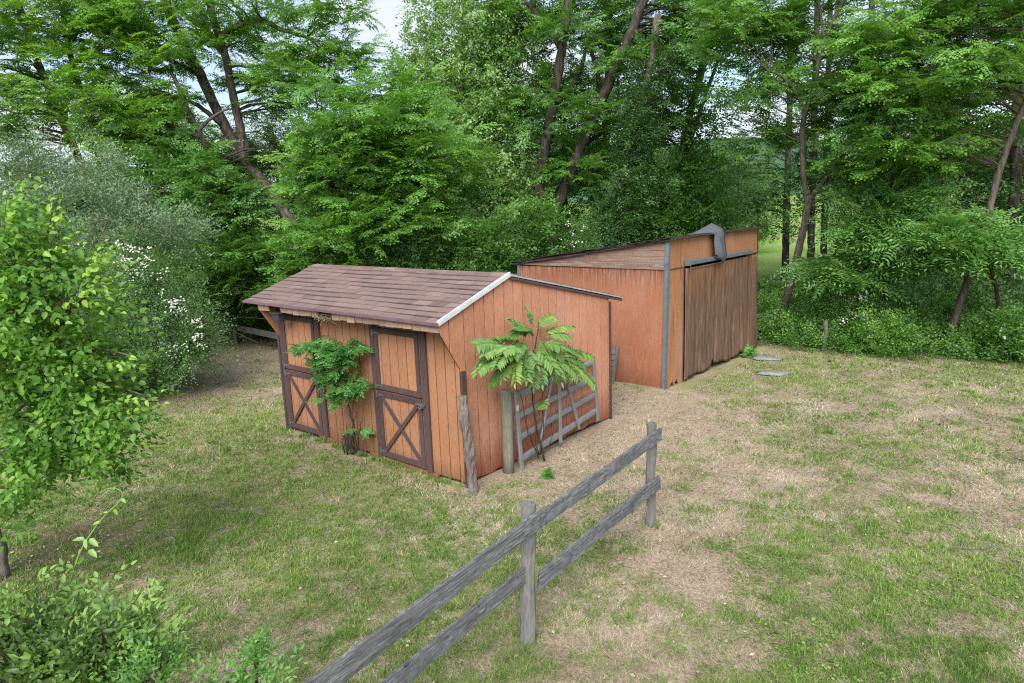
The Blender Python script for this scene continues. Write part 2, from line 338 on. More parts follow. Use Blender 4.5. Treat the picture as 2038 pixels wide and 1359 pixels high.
def shingle():
    m, nt, b = mat('asphalt_shingles', 0.93, 0.15); o = objco(nt); t = attr(nt, 'tint')
    col = ramp(nt, t, [(0.0, (0.170, 0.116, 0.104)), (0.5, (0.225, 0.158, 0.142)), (1.0, (0.28, 0.203, 0.182))])
    g = noise(nt, o, 160, 3, 0.7); col = mixc(nt, 0.6, col, ramp(nt, g, [(0.3, 0.2), (0.7, 0.8)]), 'OVERLAY')
    p = noise(nt, o, 1.6, 6, 0.65); col = mixc(nt, ramp(nt, p, [(0.5, 0.0), (0.75, 0.4)]), col, (0.12, 0.085, 0.08))
    nt.links.new(col, b.inputs['Base Color']); bump(nt, b, g, 0.6, 0.004); return m
M['shingle'] = shingle()
def ground_mat():
    m, nt, b = mat('lawn_soil_and_thatch', 0.95, 0.1); o = objco(nt)
    gr = attr(nt, 'green'); dk = attr(nt, 'dark'); fl = attr(nt, 'field')
    n1 = noise(nt, o, 34, 7, 0.75); n2 = noise(nt, o, 5, 6, 0.7); n3 = noise(nt, o, 90, 4, 0.7, (1, 0.35, 1))
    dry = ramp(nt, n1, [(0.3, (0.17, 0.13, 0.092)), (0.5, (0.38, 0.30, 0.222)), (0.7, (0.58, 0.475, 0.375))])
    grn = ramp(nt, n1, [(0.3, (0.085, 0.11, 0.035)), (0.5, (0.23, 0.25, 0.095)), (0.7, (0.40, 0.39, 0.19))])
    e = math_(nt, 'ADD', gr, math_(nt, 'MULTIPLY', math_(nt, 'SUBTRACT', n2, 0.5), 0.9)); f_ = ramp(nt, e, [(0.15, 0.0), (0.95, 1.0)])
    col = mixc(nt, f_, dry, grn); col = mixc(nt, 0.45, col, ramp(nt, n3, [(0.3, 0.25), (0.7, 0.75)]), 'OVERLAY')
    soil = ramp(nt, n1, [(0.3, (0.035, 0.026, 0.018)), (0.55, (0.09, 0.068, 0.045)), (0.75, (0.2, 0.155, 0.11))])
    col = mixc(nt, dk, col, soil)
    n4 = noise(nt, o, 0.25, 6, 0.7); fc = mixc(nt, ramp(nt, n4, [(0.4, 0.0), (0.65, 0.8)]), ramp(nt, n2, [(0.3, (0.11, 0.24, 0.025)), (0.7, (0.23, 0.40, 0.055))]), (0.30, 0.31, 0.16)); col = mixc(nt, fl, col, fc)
    nt.links.new(col, b.inputs['Base Color']); bump(nt, b, n1, 0.8, 0.02); return m
M['ground'] = ground_mat()
def blade_mat(name, stops, trans=0.3):
    m = bpy.data.materials.new(name); m.use_nodes = True; nt = m.node_tree; nt.nodes.clear(); L = nt.links.new
    col = ramp(nt, attr(nt, 'tint'), stops); d = N(nt, 'ShaderNodeBsdfDiffuse'); L(col, d.inputs[0]); tr = N(nt, 'ShaderNodeBsdfTranslucent'); L(col, tr.inputs[0])
    a = N(nt, 'ShaderNodeMixShader'); a.inputs[0].default_value = trans; L(d.outputs[0], a.inputs[1]); L(tr.outputs[0], a.inputs[2])
    o = N(nt, 'ShaderNodeOutputMaterial'); L(a.outputs[0], o.inputs[0]); return m
M['blade'] = blade_mat('grass_blades', [(0, (0.075, 0.15, 0.03)), (0.45, (0.185, 0.31, 0.068)), (0.8, (0.36, 0.48, 0.13)), (1, (0.58, 0.60, 0.28))])
M['straw'] = blade_mat('dry_grass_straws', [(0, (0.17, 0.125, 0.085)), (0.4, (0.42, 0.33, 0.24)), (0.8, (0.66, 0.555, 0.43)), (1, (0.82, 0.73, 0.60))], 0.15)
M['hill'] = (lambda: (lambda m, nt, b: (nt.links.new(ramp(nt, noise(nt, objco(nt), 0.09, 6, 0.7), [(0.35, (0.035, 0.08, 0.045)), (0.65, (0.09, 0.17, 0.085))]), b.inputs['Base Color']), m)[1])(*mat('wooded_hill', 0.95, 0.1)))()

# ------------------------------------------------------------------ ground, hill
SH_A = R(49.4); AX = np.array([math.sin(SH_A), -math.cos(SH_A), 0]); BX = np.array([math.cos(SH_A), math.sin(SH_A), 0]); SH_RZ = SH_A-R(90)
FC = np.array([-0.696, 8.74, 0]); BC = np.array([3.037, 13.163, 0])
def local(p, o): q = np.asarray(p)-o; return q[..., 0]*AX[0]+q[..., 1]*AX[1], q[..., 0]*BX[0]+q[..., 1]*BX[1]
def blob(x, y, cx_, cy_, rx, ry, rot=0.0):
    dx = x-cx_; dy = y-cy_; c_, s_ = math.cos(R(rot)), math.sin(R(rot)); u = (dx*c_+dy*s_)/rx; v = (-dx*s_+dy*c_)/ry
    return np.exp(-(u*u+v*v))
def greenmask(x, y):
    g = 0.56+(fbm(x, y, 0.45, 11, 5)-0.5)*0.7+(fbm(x, y, 3.2, 31, 5)-0.5)*1.2
    g = g+0.34*blob(x, y, -4.5, 9.5, 3.4, 4.6, 0)+0.24*blob(x, y, -1.6, 6.4, 2.2, 1.9)
    a, b = local(np.stack([x, y], -1), FC[:2])
    dd = np.maximum(np.maximum(-4.5-a, a), np.maximum(-b, b-3.7)); g = g-0.6*np.exp(-np.clip(dd-0.05, 0, None)**2/0.10)
    g = g-0.75*blob(x, y, 1.3, 10.3, 0.95, 2.1, -32)-0.6*blob(x, y, 2.5, 12.0, 1.0, 1.2)-0.36*blob(x, y, 2.0, 6.9, 0.8, 1.8, -35)-0.30*blob(x, y, 0.9, 5.0, 0.8, 0.8)
    g = g-0.40*blob(x, y, -7.2, 16.5, 1.8, 2.4)-0.25*blob(x, y, 6.5, 11.5, 2.0, 1.0)-0.25*blob(x, y, 3.2, 9.0, 0.7, 1.4)-0.22*blob(x, y, 5.5, 7.8, 1.4, 1.2)-0.3*blob(x, y, -2.4, 5.4, 0.7, 0.7)
    g = g+0.15*blob(x, y, 3.4, 5.6, 1.3, 1.4)+0.15*blob(x, y, 5.0, 10.0, 1.6, 1.0)
    return np.clip(g, 0, 1)
def edge_y(x):   # where the mown grass ends and the wood begins, on the right
    return np.interp(x, [-30, -9.7, -6.5, -3, 1, 5.9, 6.9, 7.9, 9.3, 10.7, 12.5, 30], [24, 21.6, 19.2, 18.6, 18.0, 17.2, 16.2, 15.4, 14.7, 14.1, 13.0, 9])
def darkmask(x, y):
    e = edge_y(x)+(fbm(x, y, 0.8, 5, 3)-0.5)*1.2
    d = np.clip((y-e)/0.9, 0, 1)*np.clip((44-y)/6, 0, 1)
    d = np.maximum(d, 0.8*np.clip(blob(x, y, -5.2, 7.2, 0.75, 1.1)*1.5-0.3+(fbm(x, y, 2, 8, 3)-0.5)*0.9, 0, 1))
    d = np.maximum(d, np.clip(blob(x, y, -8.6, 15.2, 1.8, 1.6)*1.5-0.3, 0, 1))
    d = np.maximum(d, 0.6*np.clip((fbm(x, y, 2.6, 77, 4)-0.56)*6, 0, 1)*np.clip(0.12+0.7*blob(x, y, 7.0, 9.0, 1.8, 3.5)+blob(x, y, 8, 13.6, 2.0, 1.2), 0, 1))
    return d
def axis(lo, hi, step, outer):
    a = list(np.arange(lo, hi+1e-6, step)); k = step; p = hi
    while p < outer: k *= 1.18; p += k; a.append(p)
    k = step; p = lo
    while p > -outer: k *= 1.18; p -= k; a.insert(0, p)
    return np.array(a)
gx = axis(-13, 13, 0.11, 3000); gy = axis(1.5, 24, 0.11, 3000)
X, Y = np.meshgrid(gx, gy); V = np.stack([X, Y, ground_z(X, Y)], -1).reshape(-1, 3)
nx, ny = len(gx), len(gy); I = np.arange(nx*ny).reshape(ny, nx)
F = np.stack([I[:-1, :-1], I[:-1, 1:], I[1:, 1:], I[1:, :-1]], -1).reshape(-1, 4)
x, y = V[:, 0], V[:, 1]
near = (np.abs(x) < 40) & (y < 60) & (y > -20)
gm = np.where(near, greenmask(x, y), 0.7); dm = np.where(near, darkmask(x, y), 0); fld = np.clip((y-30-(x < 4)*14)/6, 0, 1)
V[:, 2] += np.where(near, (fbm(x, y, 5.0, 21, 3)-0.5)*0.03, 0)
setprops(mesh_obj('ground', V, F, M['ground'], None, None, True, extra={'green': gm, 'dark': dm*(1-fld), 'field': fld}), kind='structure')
hx = np.linspace(-900, 1500, 160); hy = np.linspace(620, 1100, 40); X, Y = np.meshgrid(hx, hy)
Z = 60*np.sin((Y-620)/480*math.pi)**0.7*(0.75+0.35*np.sin(X/210+0.6)+0.25*fbm(X, Y, 0.01, 2, 3))+(fbm(X, Y, 0.08, 4, 3)-0.5)*7-2
I = np.arange(160*40).reshape(40, 160); F = np.stack([I[:-1, :-1], I[:-1, 1:], I[1:, 1:], I[1:, :-1]], -1).reshape(-1, 4)
setprops(mesh_obj('hill', np.stack([X, Y, Z], -1).reshape(-1, 3), F, M['hill'], None, None, True), kind='structure')

# ------------------------------------------------------------------ small shed
def siding(front, groove, poly, lift_of, spacing, off, lo, hi, rag=0.0):
    """planks clipped out of poly; lift_of(depth) -> function(u, v) placing a point at that depth behind the face"""
    u = lo+off
    edges = [lo]
    while u < hi-0.02:
        if u > lo+0.02: edges.append(u)
        u += spacing
    edges.append(hi)
    for a, b in zip(edges[:-1], edges[1:]):
        P = clip_band(poly, a+(0.0075 if a > lo else 0), b-(0.0075 if b < hi else 0))
        if len(P) < 3: continue
        if rag:
            zb = min(v for _, v in P); P = [(p, v+(random.uniform(0, rag) if abs(v-zb) < 0.03 else 0)) for p, v in P]
        front.poly(P, lambda p, q, s_: lift_of(p, q, 0.012*s_))
    P = clip_band(poly, lo, hi); groove.poly([(p, max(q, 0.03)) for p, q in P], lambda p, q, s_: lift_of(p, q, 0.0105+0.012*s_))
ss = thing('stable_shed', 'low orange plank stable with brown shingled roof and two cross-braced doors', 'shed', FC, SH_RZ)
WL = 4.27; DP = 3.59
fr = MB(); gv = MB()
siding(fr, gv, [(-WL, 0.04), (0, 0.03), (0, 2.22), (-WL, 2.22)], lambda p, q, d: (p, 0.0+d, q), 0.185, 0.11, -WL, 0, 0.03)
fr.build('front_wall', M['front'], ss); 
gb = MB()
def gtop(b): return 2.26+(b+0.37)*(2.735-2.26)/1.395 if b < 1.025 else 2.735-(b-1.025)*(2.735-2.06)/2.95
outl = [(0.0, 0.02), (DP, 0.03), (DP, gtop(DP)), (1.025, 2.735), (-0.34, gtop(-0.34)), (-0.34, 2.20), (0.0, 1.62)]
siding(gb, gv, [(0.0, 0.02), (DP, 0.03), (DP, gtop(DP)), (1.025, 2.735), (0.0, gtop(0.0))], lambda p, q, d: (0.012-d, p, q), 0.203, 0.10, 0.0, DP, 0.05)
siding(gb, gv, [(-0.34, gtop(-0.34)-0.03), (-0.34, 2.17), (0.0, 1.62), (0.0, gtop(0.0))], lambda p, q, d: (0.012-d, p, q), 0.203, 0.17, -0.34, 0.0)
gb.build('gable_wall', M['gable'], ss)
lw = MB()
siding(lw, gv, [(0.0, 0.02), (DP, 0.03), (DP, gtop(DP)), (1.025, 2.735), (0.0, gtop(0.0))], lambda p, q, d: (-WL-0.012+d, p, q), 0.203, 0.10, 0.0, DP)
lw.poly([(-0.34, gtop(-0.34)-0.03), (-0.34, 2.17), (0.0, 1.62), (0.0, gtop(0.0))], lambda p, q, s_: (-WL-0.012+0.03*s_, p, q))
lw.build('left_wall', M['front'], ss)
bw = MB(); siding(bw, gv, [(-WL, 0.03), (0, 0.03), (0, 2.0), (-WL, 2.0)], lambda p, q, d: (p, DP-d, q), 0.203, 0.1, -WL, 0); bw.build('back_wall', M['front'], ss)
gv.build('groove_backing', M['groove'], ss)
sk = MB(); sk.beam((-3.3, -0.03, 0.05), (-2.45, -0.03, -0.03), 0.12, 0.03, (0, 1, 0), 0.002, 4); sk.beam((-2.0, -0.02, 0.02), (-0.5, -0.02, -0.0), 0.10, 0.03, (0, 1, 0), 0.002, 4)
sk.build('skirt_board', M['front'], ss)
# corner boards
cb = MB(); cb.beam((0.055, 0.0, 0.0), (0.055, 0.0, 1.60), 0.085, 0.03, (1, 0, 0), 0.001, 6); cb.build('corner_board', M['trim'], ss)
cb = MB(); cb.beam((-WL-0.02, -0.03, 0.02), (-WL-0.02, -0.03, 2.15), 0.06, 0.03, (0, 1, 0), 0.001, 6); cb.build('corner_board', M['trim'], ss)
for zz, yy in ((0.25, DP+0.02),):
    cb = MB(); cb.beam((0.02, DP+0.018, 0.0), (0.02, DP+0.018, 2.05), 0.05, 0.03, (0, 1, 0), 0.001, 6); cb.build('corner_board', M['trim'], ss)
# roof
def slope(p0, p1, exposure, name, flip):
    """p0 eave (b,z), p1 ridge (b,z) ; tabs are separate shingles laid up the slope"""
    mb = MB(); eg = MB(); e = np.array(p0); r_ = np.array(p1); Ls = np.linalg.norm(r_-e); d = (r_-e)/Ls; nn = np.array([-d[1], d[0]]) if not flip else np.array([d[1], -d[0]])
    x0, x1 = -WL-0.37, 0.03
    eg.poly([tuple(e-nn*0.035), tuple(r_-nn*0.035), tuple(r_-nn*0.004), tuple(e-nn*0.004)], lambda p, q, s_: (x0+(x1-x0)*s_, p, q), 0.2)
    n = int(Ls/exposure)+1
    for i in range(n):
        s0 = i*exposure; s1 = min(Ls, s0+exposure*1.35); xx = x0-random.uniform(0, 0.3); sag = 0.004*math.sin(i*2.1)
        rowt = random.random(); qe = e+d*(s0-0.016); qe = qe-d*0.006; eg.poly([tuple(qe-nn*0.003), tuple(qe+d*0.02-nn*0.003), tuple(qe+d*0.02+nn*0.013), tuple(qe+nn*0.013)], lambda p, q, s_: (x0+0.004+(x1-x0-0.008)*s_, p, q), 0.2)  # dark strip per course: asphalt butt edge, coloured to draw the shadow line
        while xx < x1:
            wdt = random.choice([0.30, 0.305, 0.31]); a = max(x0, xx); b = min(x1, xx+wdt-0.005)
            if b-a > 0.02:
                t0 = 0.022+random.uniform(0, 0.005)+sag; t1 = 0.004; ds = random.uniform(-0.004, 0.004)
                q0 = e+d*(s0+ds-0.012); q1 = e+d*s1
                pts = [q0+nn*t1*0.2, q0+nn*(t0), q1+nn*(t1+0.001), q1-nn*0.002]
                t = np.clip(0.5+random.gauss(0, 0.16)+0.12*(rowt-0.5), 0, 1)
                wv = 0.004*math.sin(xx*3.1+i)
                mb.poly([tuple(p+nn*wv) for p in pts], lambda p, q, s_, a=a, b=b: (a+(b-a)*s_, p, q), t)
            xx += wdt
    r0_ = mb.build(name, M['shingle'], ss); eg.build('underlay_and_shadow_lines', M['oldroof'], r0_); return r0_
EF = (-0.372, 2.285); RG = (1.025, 2.765); ER = (3.98, 2.085)
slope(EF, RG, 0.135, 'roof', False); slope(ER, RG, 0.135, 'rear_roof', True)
rc = MB(); 
for i in range(16):
    x0 = -WL-0.37+i*0.29; x1_ = min(0.03, x0+0.30); pts = [(RG[0]-0.14, RG[1]-0.048+0.012), (RG[0], RG[1]+0.016+random.uniform(0, .004)), (RG[0]+0.14, RG[1]-0.032+0.012), (RG[0]+0.14, RG[1]-0.032), (RG[0], RG[1]), (RG[0]-0.14, RG[1]-0.048)]
    rc.poly(pts, lambda p, q, s_, x0=x0, x1_=x1_: (x0+(x1_-x0)*s_, p, q+0.006*s_))
rc.build('ridge_cap', M['shingle'], ss)
de = MB(); de.beam((-WL-0.38, -0.392, 2.283), (-2.9, -0.392, 2.278), 0.045, 0.03, (0, 1, 0), 0.001, 4); de.beam((-3.0, -0.396, 2.285), (0.04, -0.392, 2.278), 0.045, 0.03, (0, 1, 0), 0.001, 6)
de.beam((-WL-0.38, -0.365, 2.304), (0.04, -0.365, 2.302), 0.07, 0.006, (0, -0.32, 1), 0.0005, 8); de.build('drip_edge', M['purple'], ss)
rk = MB(); rk.beam((0.045, -0.385, 2.280), (0.045, 1.03, 2.765), 0.05, 0.02, (1, 0, 0), 0.0015, 8); rk.beam((0.03, -0.385, 2.312), (0.03, 1.03, 2.797), 0.035, 0.008, (0, -0.32, 1), 0.001, 8); rk.build('rake_trim', M['white'], ss)
rk = MB(); rk.beam((0.045, 1.03, 2.757), (0.045, 3.99, 2.075), 0.022, 0.02, (1, 0, 0), 0.001, 8); rk.build('rake_trim', M['galv2'], ss)
rk = MB(); rk.beam((0.042, 1.03, 2.715), (0.042, 3.97, 2.035), 0.034, 0.018, (1, 0, 0), 0.001, 8); rk.build('rake_board', M['trim'], ss)
# strip of shingle tabs hanging under the front eave
st = MB(); xx = -WL-0.02
while xx < -0.02:
    wd = random.uniform(0.15, 0.19)
    if not (-3.90 < xx+wd/2 < -3.58 or -2.62 < xx+wd/2 < -2.25):
        hh = random.uniform(0.075, 0.10); tl = random.uniform(-0.015, 0.015)
        st.add([(xx, -0.35, 2.25), (xx+wd-0.006, -0.35, 2.25), (xx+wd-0.006, -0.345+tl, 2.25-hh), (xx, -0.345+tl, 2.25-hh-0.005),
                (xx, -0.342, 2.25), (xx+wd-0.006, -0.342, 2.25), (xx+wd-0.006, -0.337+tl, 2.25-hh), (xx, -0.337+tl, 2.25-hh-0.005)],
               [(0, 1, 2, 3), (7, 6, 5, 4), (0, 4, 5, 1), (1, 5, 6, 2), (2, 6, 7, 3), (3, 7, 4, 0)])
    else:
        if st.v: st.build('eave_shingle_strip', M['soffit'], ss); st = MB()
    xx += wd
st.build('eave_shingle_strip', M['soffit'], ss)
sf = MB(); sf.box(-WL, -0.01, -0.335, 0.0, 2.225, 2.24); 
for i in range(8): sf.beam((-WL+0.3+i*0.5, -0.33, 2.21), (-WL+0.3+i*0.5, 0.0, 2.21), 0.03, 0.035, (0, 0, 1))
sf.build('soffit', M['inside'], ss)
lb = MB(); lb.box(-3.86, -3.66, -0.36, -0.18, 2.02, 2.13); lb.box(-3.89, -3.63, -0.38, -0.16, 2.13, 2.15); lb.build('eave_light_box', M['darkmetal'], ss)
ns = MB()
for i in range(120):
    p = np.array([-2.45+random.gauss(0, 0.10), -0.30+random.gauss(0, 0.03), 2.17+random.gauss(0, 0.03)]); q = p+np.array([random.gauss(0, 0.07), random.gauss(0, 0.03), random.gauss(-0.01, 0.03)]); ns.tube([p, (p+q)/2+rng.normal(0, .01, 3), q], 0.003, 3)
ns.build('bird_nest', M['nest'], ss)
# doors
def door(xl, xr, label):
    T = MB(); yf = -0.012
    d = bpy.data.objects.new('door', None); COL.objects.link(d); d.parent = ss; d.location = (xl, 0, 0)
    wI = xr-xl
    def bd(p0, p1, w_, t_, y_, name, par, mt='trim'):
        q = MB(); q.beam((p0[0], y_, p0[1]), (p1[0], y_, p1[1]), w_, t_, (0, 1, 0), 0.0012, 5, 0.004); return q.build(name, M[mt], par)
    # panel (upper + lower leaf) of the same grooved boards
    a0, a1 = 0.115, wI-0.135
    for z0, z1, nm in ((1.125, 2.05, 'upper_leaf'), (0.09, 1.10, 'lower_leaf')):
        fp = MB(); gp = MB()
        siding(fp, gp, [(a0, z0), (a1, z0), (a1, z1), (a0, z1)], lambda p, q, dd: (p, -0.030+dd, q), 0.182, random.uniform(0.09, 0.14), a0, a1)
        leaf = fp.build(nm, M['front'], d); gp.build('groove_backing', M['groove'], leaf)
        fm = MB(); yb = -0.040
        fm.beam((a0+0.04, yb, z0), (a0+0.04, yb, z1), 0.075, 0.022, (0, 1, 0), 0.001, 5)
        fm.beam((a1-0.04, yb, z0), (a1-0.04, yb, z1), 0.075, 0.022, (0, 1, 0), 0.001, 5)
        fm.beam((a0+0.078, yb, z0+0.042), (a1-0.078, yb, z0+0.042), 0.08, 0.021, (0, 1, 0), 0.001, 5)
        fm.beam((a0+0.078, yb, z1-0.042), (a1-0.078, yb, z1-0.042), 0.08, 0.021, (0, 1, 0), 0.001, 5)
        fm.build('frame', M['trim'], leaf)
        if nm == 'lower_leaf':
            xb = MB(); xb.beam((a0+0.09, yb, z1-0.10), (a1-0.09, yb, z0+0.09), 0.06, 0.020, (0, 1, 0), 0.001, 5); xb.beam((a0+0.09, yb-0.012, z0+0.09), (a1-0.09, yb-0.012, z1-0.10), 0.06, 0.020, (0, 1, 0), 0.001, 5)
            xb.build('cross_brace', M['trim'], leaf)
        hg = MB(); zc = z0+0.06 if nm == 'upper_leaf' else z1-0.06
        hg.box(a0-0.03, a0+0.0, -0.060, -0.052, zc-0.05, zc+0.05); hg.box(a0-0.0, a0+0.13, -0.058, -0.0515, zc-0.012, zc+0.012)
        hg.build('hinge', M['hinge'], leaf); hg = MB(); zc = z1-0.08 if nm == 'upper_leaf' else z0+0.08
        hg.box(a0-0.03, a0+0.0, -0.060, -0.052, zc-0.05, zc+0.05); hg.box(a0-0.0, a0+0.13, -0.058, -0.0515, zc-0.012, zc+0.012); hg.build('hinge', M['hinge'], leaf)
    bd((0.055, 0.05), (0.055, 2.10), 0.09, 0.035, -0.028, 'casing', d); bd((wI-0.055, 0.05), (wI-0.055, 2.10), 0.10, 0.035, -0.028, 'casing', d); bd((0.0, 2.14), (wI, 2.14), 0.07, 0.034, -0.029, 'casing', d)
    gp = MB(); gp.box(wI-0.133, wI-0.106, -0.010, -0.004, 0.06, 2.09); gp.build('door_gap', M['inside'], d)
    lt = MB(); lt.box(wI-0.24, wI-0.05, -0.072, -0.058, 1.02, 1.05); lt.tube([(wI-0.10, -0.09, 1.03), (wI-0.10, -0.09, 1.0), (wI-0.13, -0.09, 0.98), (wI-0.16, -0.09, 1.0)], 0.008, 5); lt.box(wI-0.13, wI-0.09, -0.085, -0.055, 0.99, 1.06); lt.build('latch', M['hinge'], d)
    setprops(d, label)
door(-4.245, -3.065, None); door(-1.80, -0.60, None)

# ------------------------------------------------------------------ big shed
bs = thing('lean_to_barn', 'tall orange plywood barn with single-pitch roof and one wide brown sliding door', 'barn', BC, SH_RZ)
BL, BD = 3.72, 4.5
def rz_(a): return 2.945+a*(2.945-2.43)/3.72      # underside of roof at a (a<=0)
wl = MB()
wl.poly([(-BL, 0.0), (-1.2, 0.0), (0, 0.0), (0, 2.375), (-BL, 2.36)], lambda p, q, s_: (p, 0.02*s_, q), 0.5)
wl.build('side_wall', M['ply'], bs)
wu = MB(); wu.poly([(-BL, 2.41), (0, 2.415), (0, rz_(0)), (-BL, rz_(-BL)+0.005)], lambda p, q, s_: (p, 0.004+0.02*s_, q), 0.6)
for k in range(1, 4): wu.beam(((2.42+k*0.12-2.945)/0.1384+0.15, 0.001, 2.40+k*0.12), (0, 0.001, 2.40+k*0.12), 0.01, 0.006, (0, 1, 0), 0.0, 1, tint=0.1)
wu.build('upper_panel', M['ply_old'], bs)
tb = MB(); tb.beam((-BL, -0.012, 2.41), (-0.02, -0.012, 2.40), 0.045, 0.03, (0, 1, 0), 0.002, 10, 0.004, 0.3); tb.build('seam_board', M['ply_old'], bs)
for x0_, b1 in ((-BL, 0),):
    q = MB(); q.poly([(0, 0.0), (BD, 0.0), (BD, 2.43), (0, 2.43)], lambda p, z, s_: (-BL+0.02*s_, p+0.02, z)); q.build('rear_wall', M['ply'], bs)
q = MB(); q.poly([(-BL, 0), (0, 0), (0, rz_(0)), (-BL, rz_(-BL))], lambda p, z, s_: (p, BD-0.02*s_, z)); q.build('far_wall', M['ply'], bs)
ff = MB()
ff.poly([(0.04, 2.385), (BD, 2.385), (BD, 2.945), (0.04, 2.945)], lambda p, z, s_: (0.0-0.02*s_, p, z), 0.5)
ff.build('upper_front_panel', M['plyfront'], bs)
fl = MB(); fl.poly([(0.04, 0.02), (0.26, 0.13), (0.30, 0.03), (0.42, 0.14), (0.5, 0.02), (0.66, 0.0), (0.66, 2.37), (0.04, 2.37)], lambda p, z, s_: (-0.002-0.02*s_, p, z), 0.5)
fl.build('front_strip', M['plyfront'], bs); fl = MB(); fl.poly([(4.0, 0.0), (BD, 0.0), (BD, 2.37), (4.0, 2.37)], lambda p, z, s_: (-0.045-0.02*s_, p, z), 0.5)
fl.build('front_strip', M['plyfront'], bs)
tb = MB(); tb.beam((0.006, 0.05, 2.385), (0.006, 0.68, 2.378), 0.018, 0.012, (1, 0, 0), 0.001, 3); tb.build('batten', M['trim'], bs); tb = MB(); tb.beam((0.006, 4.02, 2.388), (0.006, BD, 2.385), 0.018, 0.012, (1, 0, 0), 0.001, 3); tb.build('batten', M['trim'], bs); tb = MB(); tb.beam((-0.005, 0.672, 0.0), (-0.005, 0.672, 2.5), 0.03, 0.03, (1, 0, 0), 0.002, 8); tb.build('batten', M['trim'], bs)
# warped sliding door, orange left on it along the top
du = np.linspace(0.70, 4.46, 95); dz = np.linspace(0, 1, 40); DU, DZ = np.meshgrid(du, dz)
nbot = 0.02+0.045*np.abs(np.sin(du*2.2))+0.07*vnoise(du, du*0, 9, 3)+0.17*np.exp(-((du-2.04)/0.06)**2)+0.06*np.exp(-((du-1.3)/0.05)**2)
nbot[0:3] = 0.03
ZZ = nbot[None, :]+(2.345-nbot[None, :])*DZ
low = np.clip(1-DZ*1.15, 0, 1)
wv = 0.022*low*np.sin(DU*7.5+1.5*vnoise(DU, ZZ, 0.8, 9))*vnoise(DU, ZZ*0.15, 1.3, 4)+0.025*low*(vnoise(DU, ZZ*0.1, 3.6, 6)-0.3)
for c_, a_, s_ in ((1.24, 0.05, 0.035), (1.36, 0.04, 0.03), (2.15, 0.05, 0.05), (2.72, 0.06, 0.05), (3.1, 0.05, 0.04), (3.5, 0.05, 0.05), (4.0, 0.05, 0.04)):
    wv -= 0.9*a_*np.clip(1.5-ZZ, 0, 1)*np.exp(-((DU-c_-0.05*low*math.sin(c_*9))/s_)**2)
WX = 0.035+wv+0.05*low*np.clip((DU-2.4)/2, 0, 1)
V1 = np.stack([WX, DU, ZZ], -1).reshape(-1, 3); V2 = np.stack([WX-0.014, DU, ZZ], -1).reshape(-1, 3); n_ = len(V1); ny_, nx_ = DU.shape
I = np.arange(n_).reshape(ny_, nx_); Fa = np.stack([I[:-1, :-1], I[:-1, 1:], I[1:, 1:], I[1:, :-1]], -1).reshape(-1, 4)
bd_ = list(I[0, :])+list(I[1:, -1])+list(I[-1, -2::-1])+list(I[-2:0:-1, 0]); rim = np.array([(bd_[i], bd_[(i+1) % len(bd_)], bd_[(i+1) % len(bd_)]+n_, bd_[i]+n_) for i in range(len(bd_))])
def slide_mat():
    m, nt, b = mat('sliding_door_plywood', 0.85, 0.15); o = objco(nt)
    g = noise(nt, o, 5, 8, 0.7, (8, 8, 0.45)); br = ramp(nt, g, [(0.30, (0.07, 0.04, 0.028)), (0.5, (0.165, 0.10, 0.066)), (0.72, (0.29, 0.20, 0.145))])
    orr = ramp(nt, g, [(0.3, (0.24, 0.105, 0.045)), (0.7, (0.36, 0.175, 0.08))])
    e = math_(nt, 'ADD', sepz(nt, o), math_(nt, 'MULTIPLY', noise(nt, o, 2.2, 7, 0.7, (2.4, 2.4, 0.5)), 3.4)); e = math_(nt, 'ADD', e, math_(nt, 'MULTIPLY', sepz(nt, o, 1), -0.10))
    col = mixc(nt, math_(nt, 'MULTIPLY', ramp(nt, math_(nt, 'MULTIPLY', e, 0.2), [(0.66, 0.0), (0.84, 1.0)]), 0.9), br, orr)
    s_ = noise(nt, o, 3.0, 7, 0.7, (5, 5, 0.22)); col = mixc(nt, ramp(nt, s_, [(0.52, 0.0), (0.64, 0.8)]), col, (0.045, 0.028, 0.025))
    s2 = noise(nt, o, 4.0, 7, 0.75, (7, 7, 0.4)); col = mixc(nt, ramp(nt, s2, [(0.60, 0.0), (0.68, 0.6)]), col, (0.33, 0.26, 0.20))
    nt.links.new(col, b.inputs['Base Color']); bump(nt, b, g, 0.8, 0.008); return m
M['slide'] = slide_mat()
sdr = mesh_obj('sliding_door', np.vstack([V1, V2]), np.vstack([Fa, Fa[:, ::-1]+n_, rim[:, ::-1]]), M['slide'], bs, np.full(2*n_, 0.5), True)
rl = MB(); rl.beam((0.075, 0.76, 2.455), (0.075, 3.99, 2.442), 0.085, 0.055, (1, 0, 0), 0.001, 6, 0.003); rl.box(0.0, 0.10, 0.725, 0.76, 2.40, 2.51); rl.box(0.0, 0.10, 3.985, 4.02, 2.40, 2.50)
rl.beam((0.06, 0.85, 2.41), (0.06, 0.85, 2.25), 0.04, 0.012, (1, 0, 0)); rl.build('door_track', M['bluegrey'], bs)
db = MB(); db.beam((0.052, 0.95, 2.325), (0.052, 2.5, 2.335), 0.022, 0.012, (1, 0, 0), 0.002, 8, 0.006); db.build('door_top_batten', M['rail'], bs)
an = MB(); an.poly([(-0.045, 0.0), (0.03, 0.0), (0.022, 2.955), (-0.045, 2.935)], lambda p, z, s_: (p+0.04*(z/2.9-1), -0.028+0.012*s_-0.03*(1-z/2.9), z), 0.5)
an.poly([(-0.028, 0.0), (0.05, 0.0), (0.045, 2.94), (-0.028, 2.94)], lambda p, z, s_: (0.022+0.009*s_+0.04*(z/2.9-1), p-0.03*(1-z/2.9), z), 0.5)
for z in (0.9, 1.25, 2.0, 2.5): an.tube([(0.0, -0.045, z), (0.0, -0.03, z)], 0.012, 6)
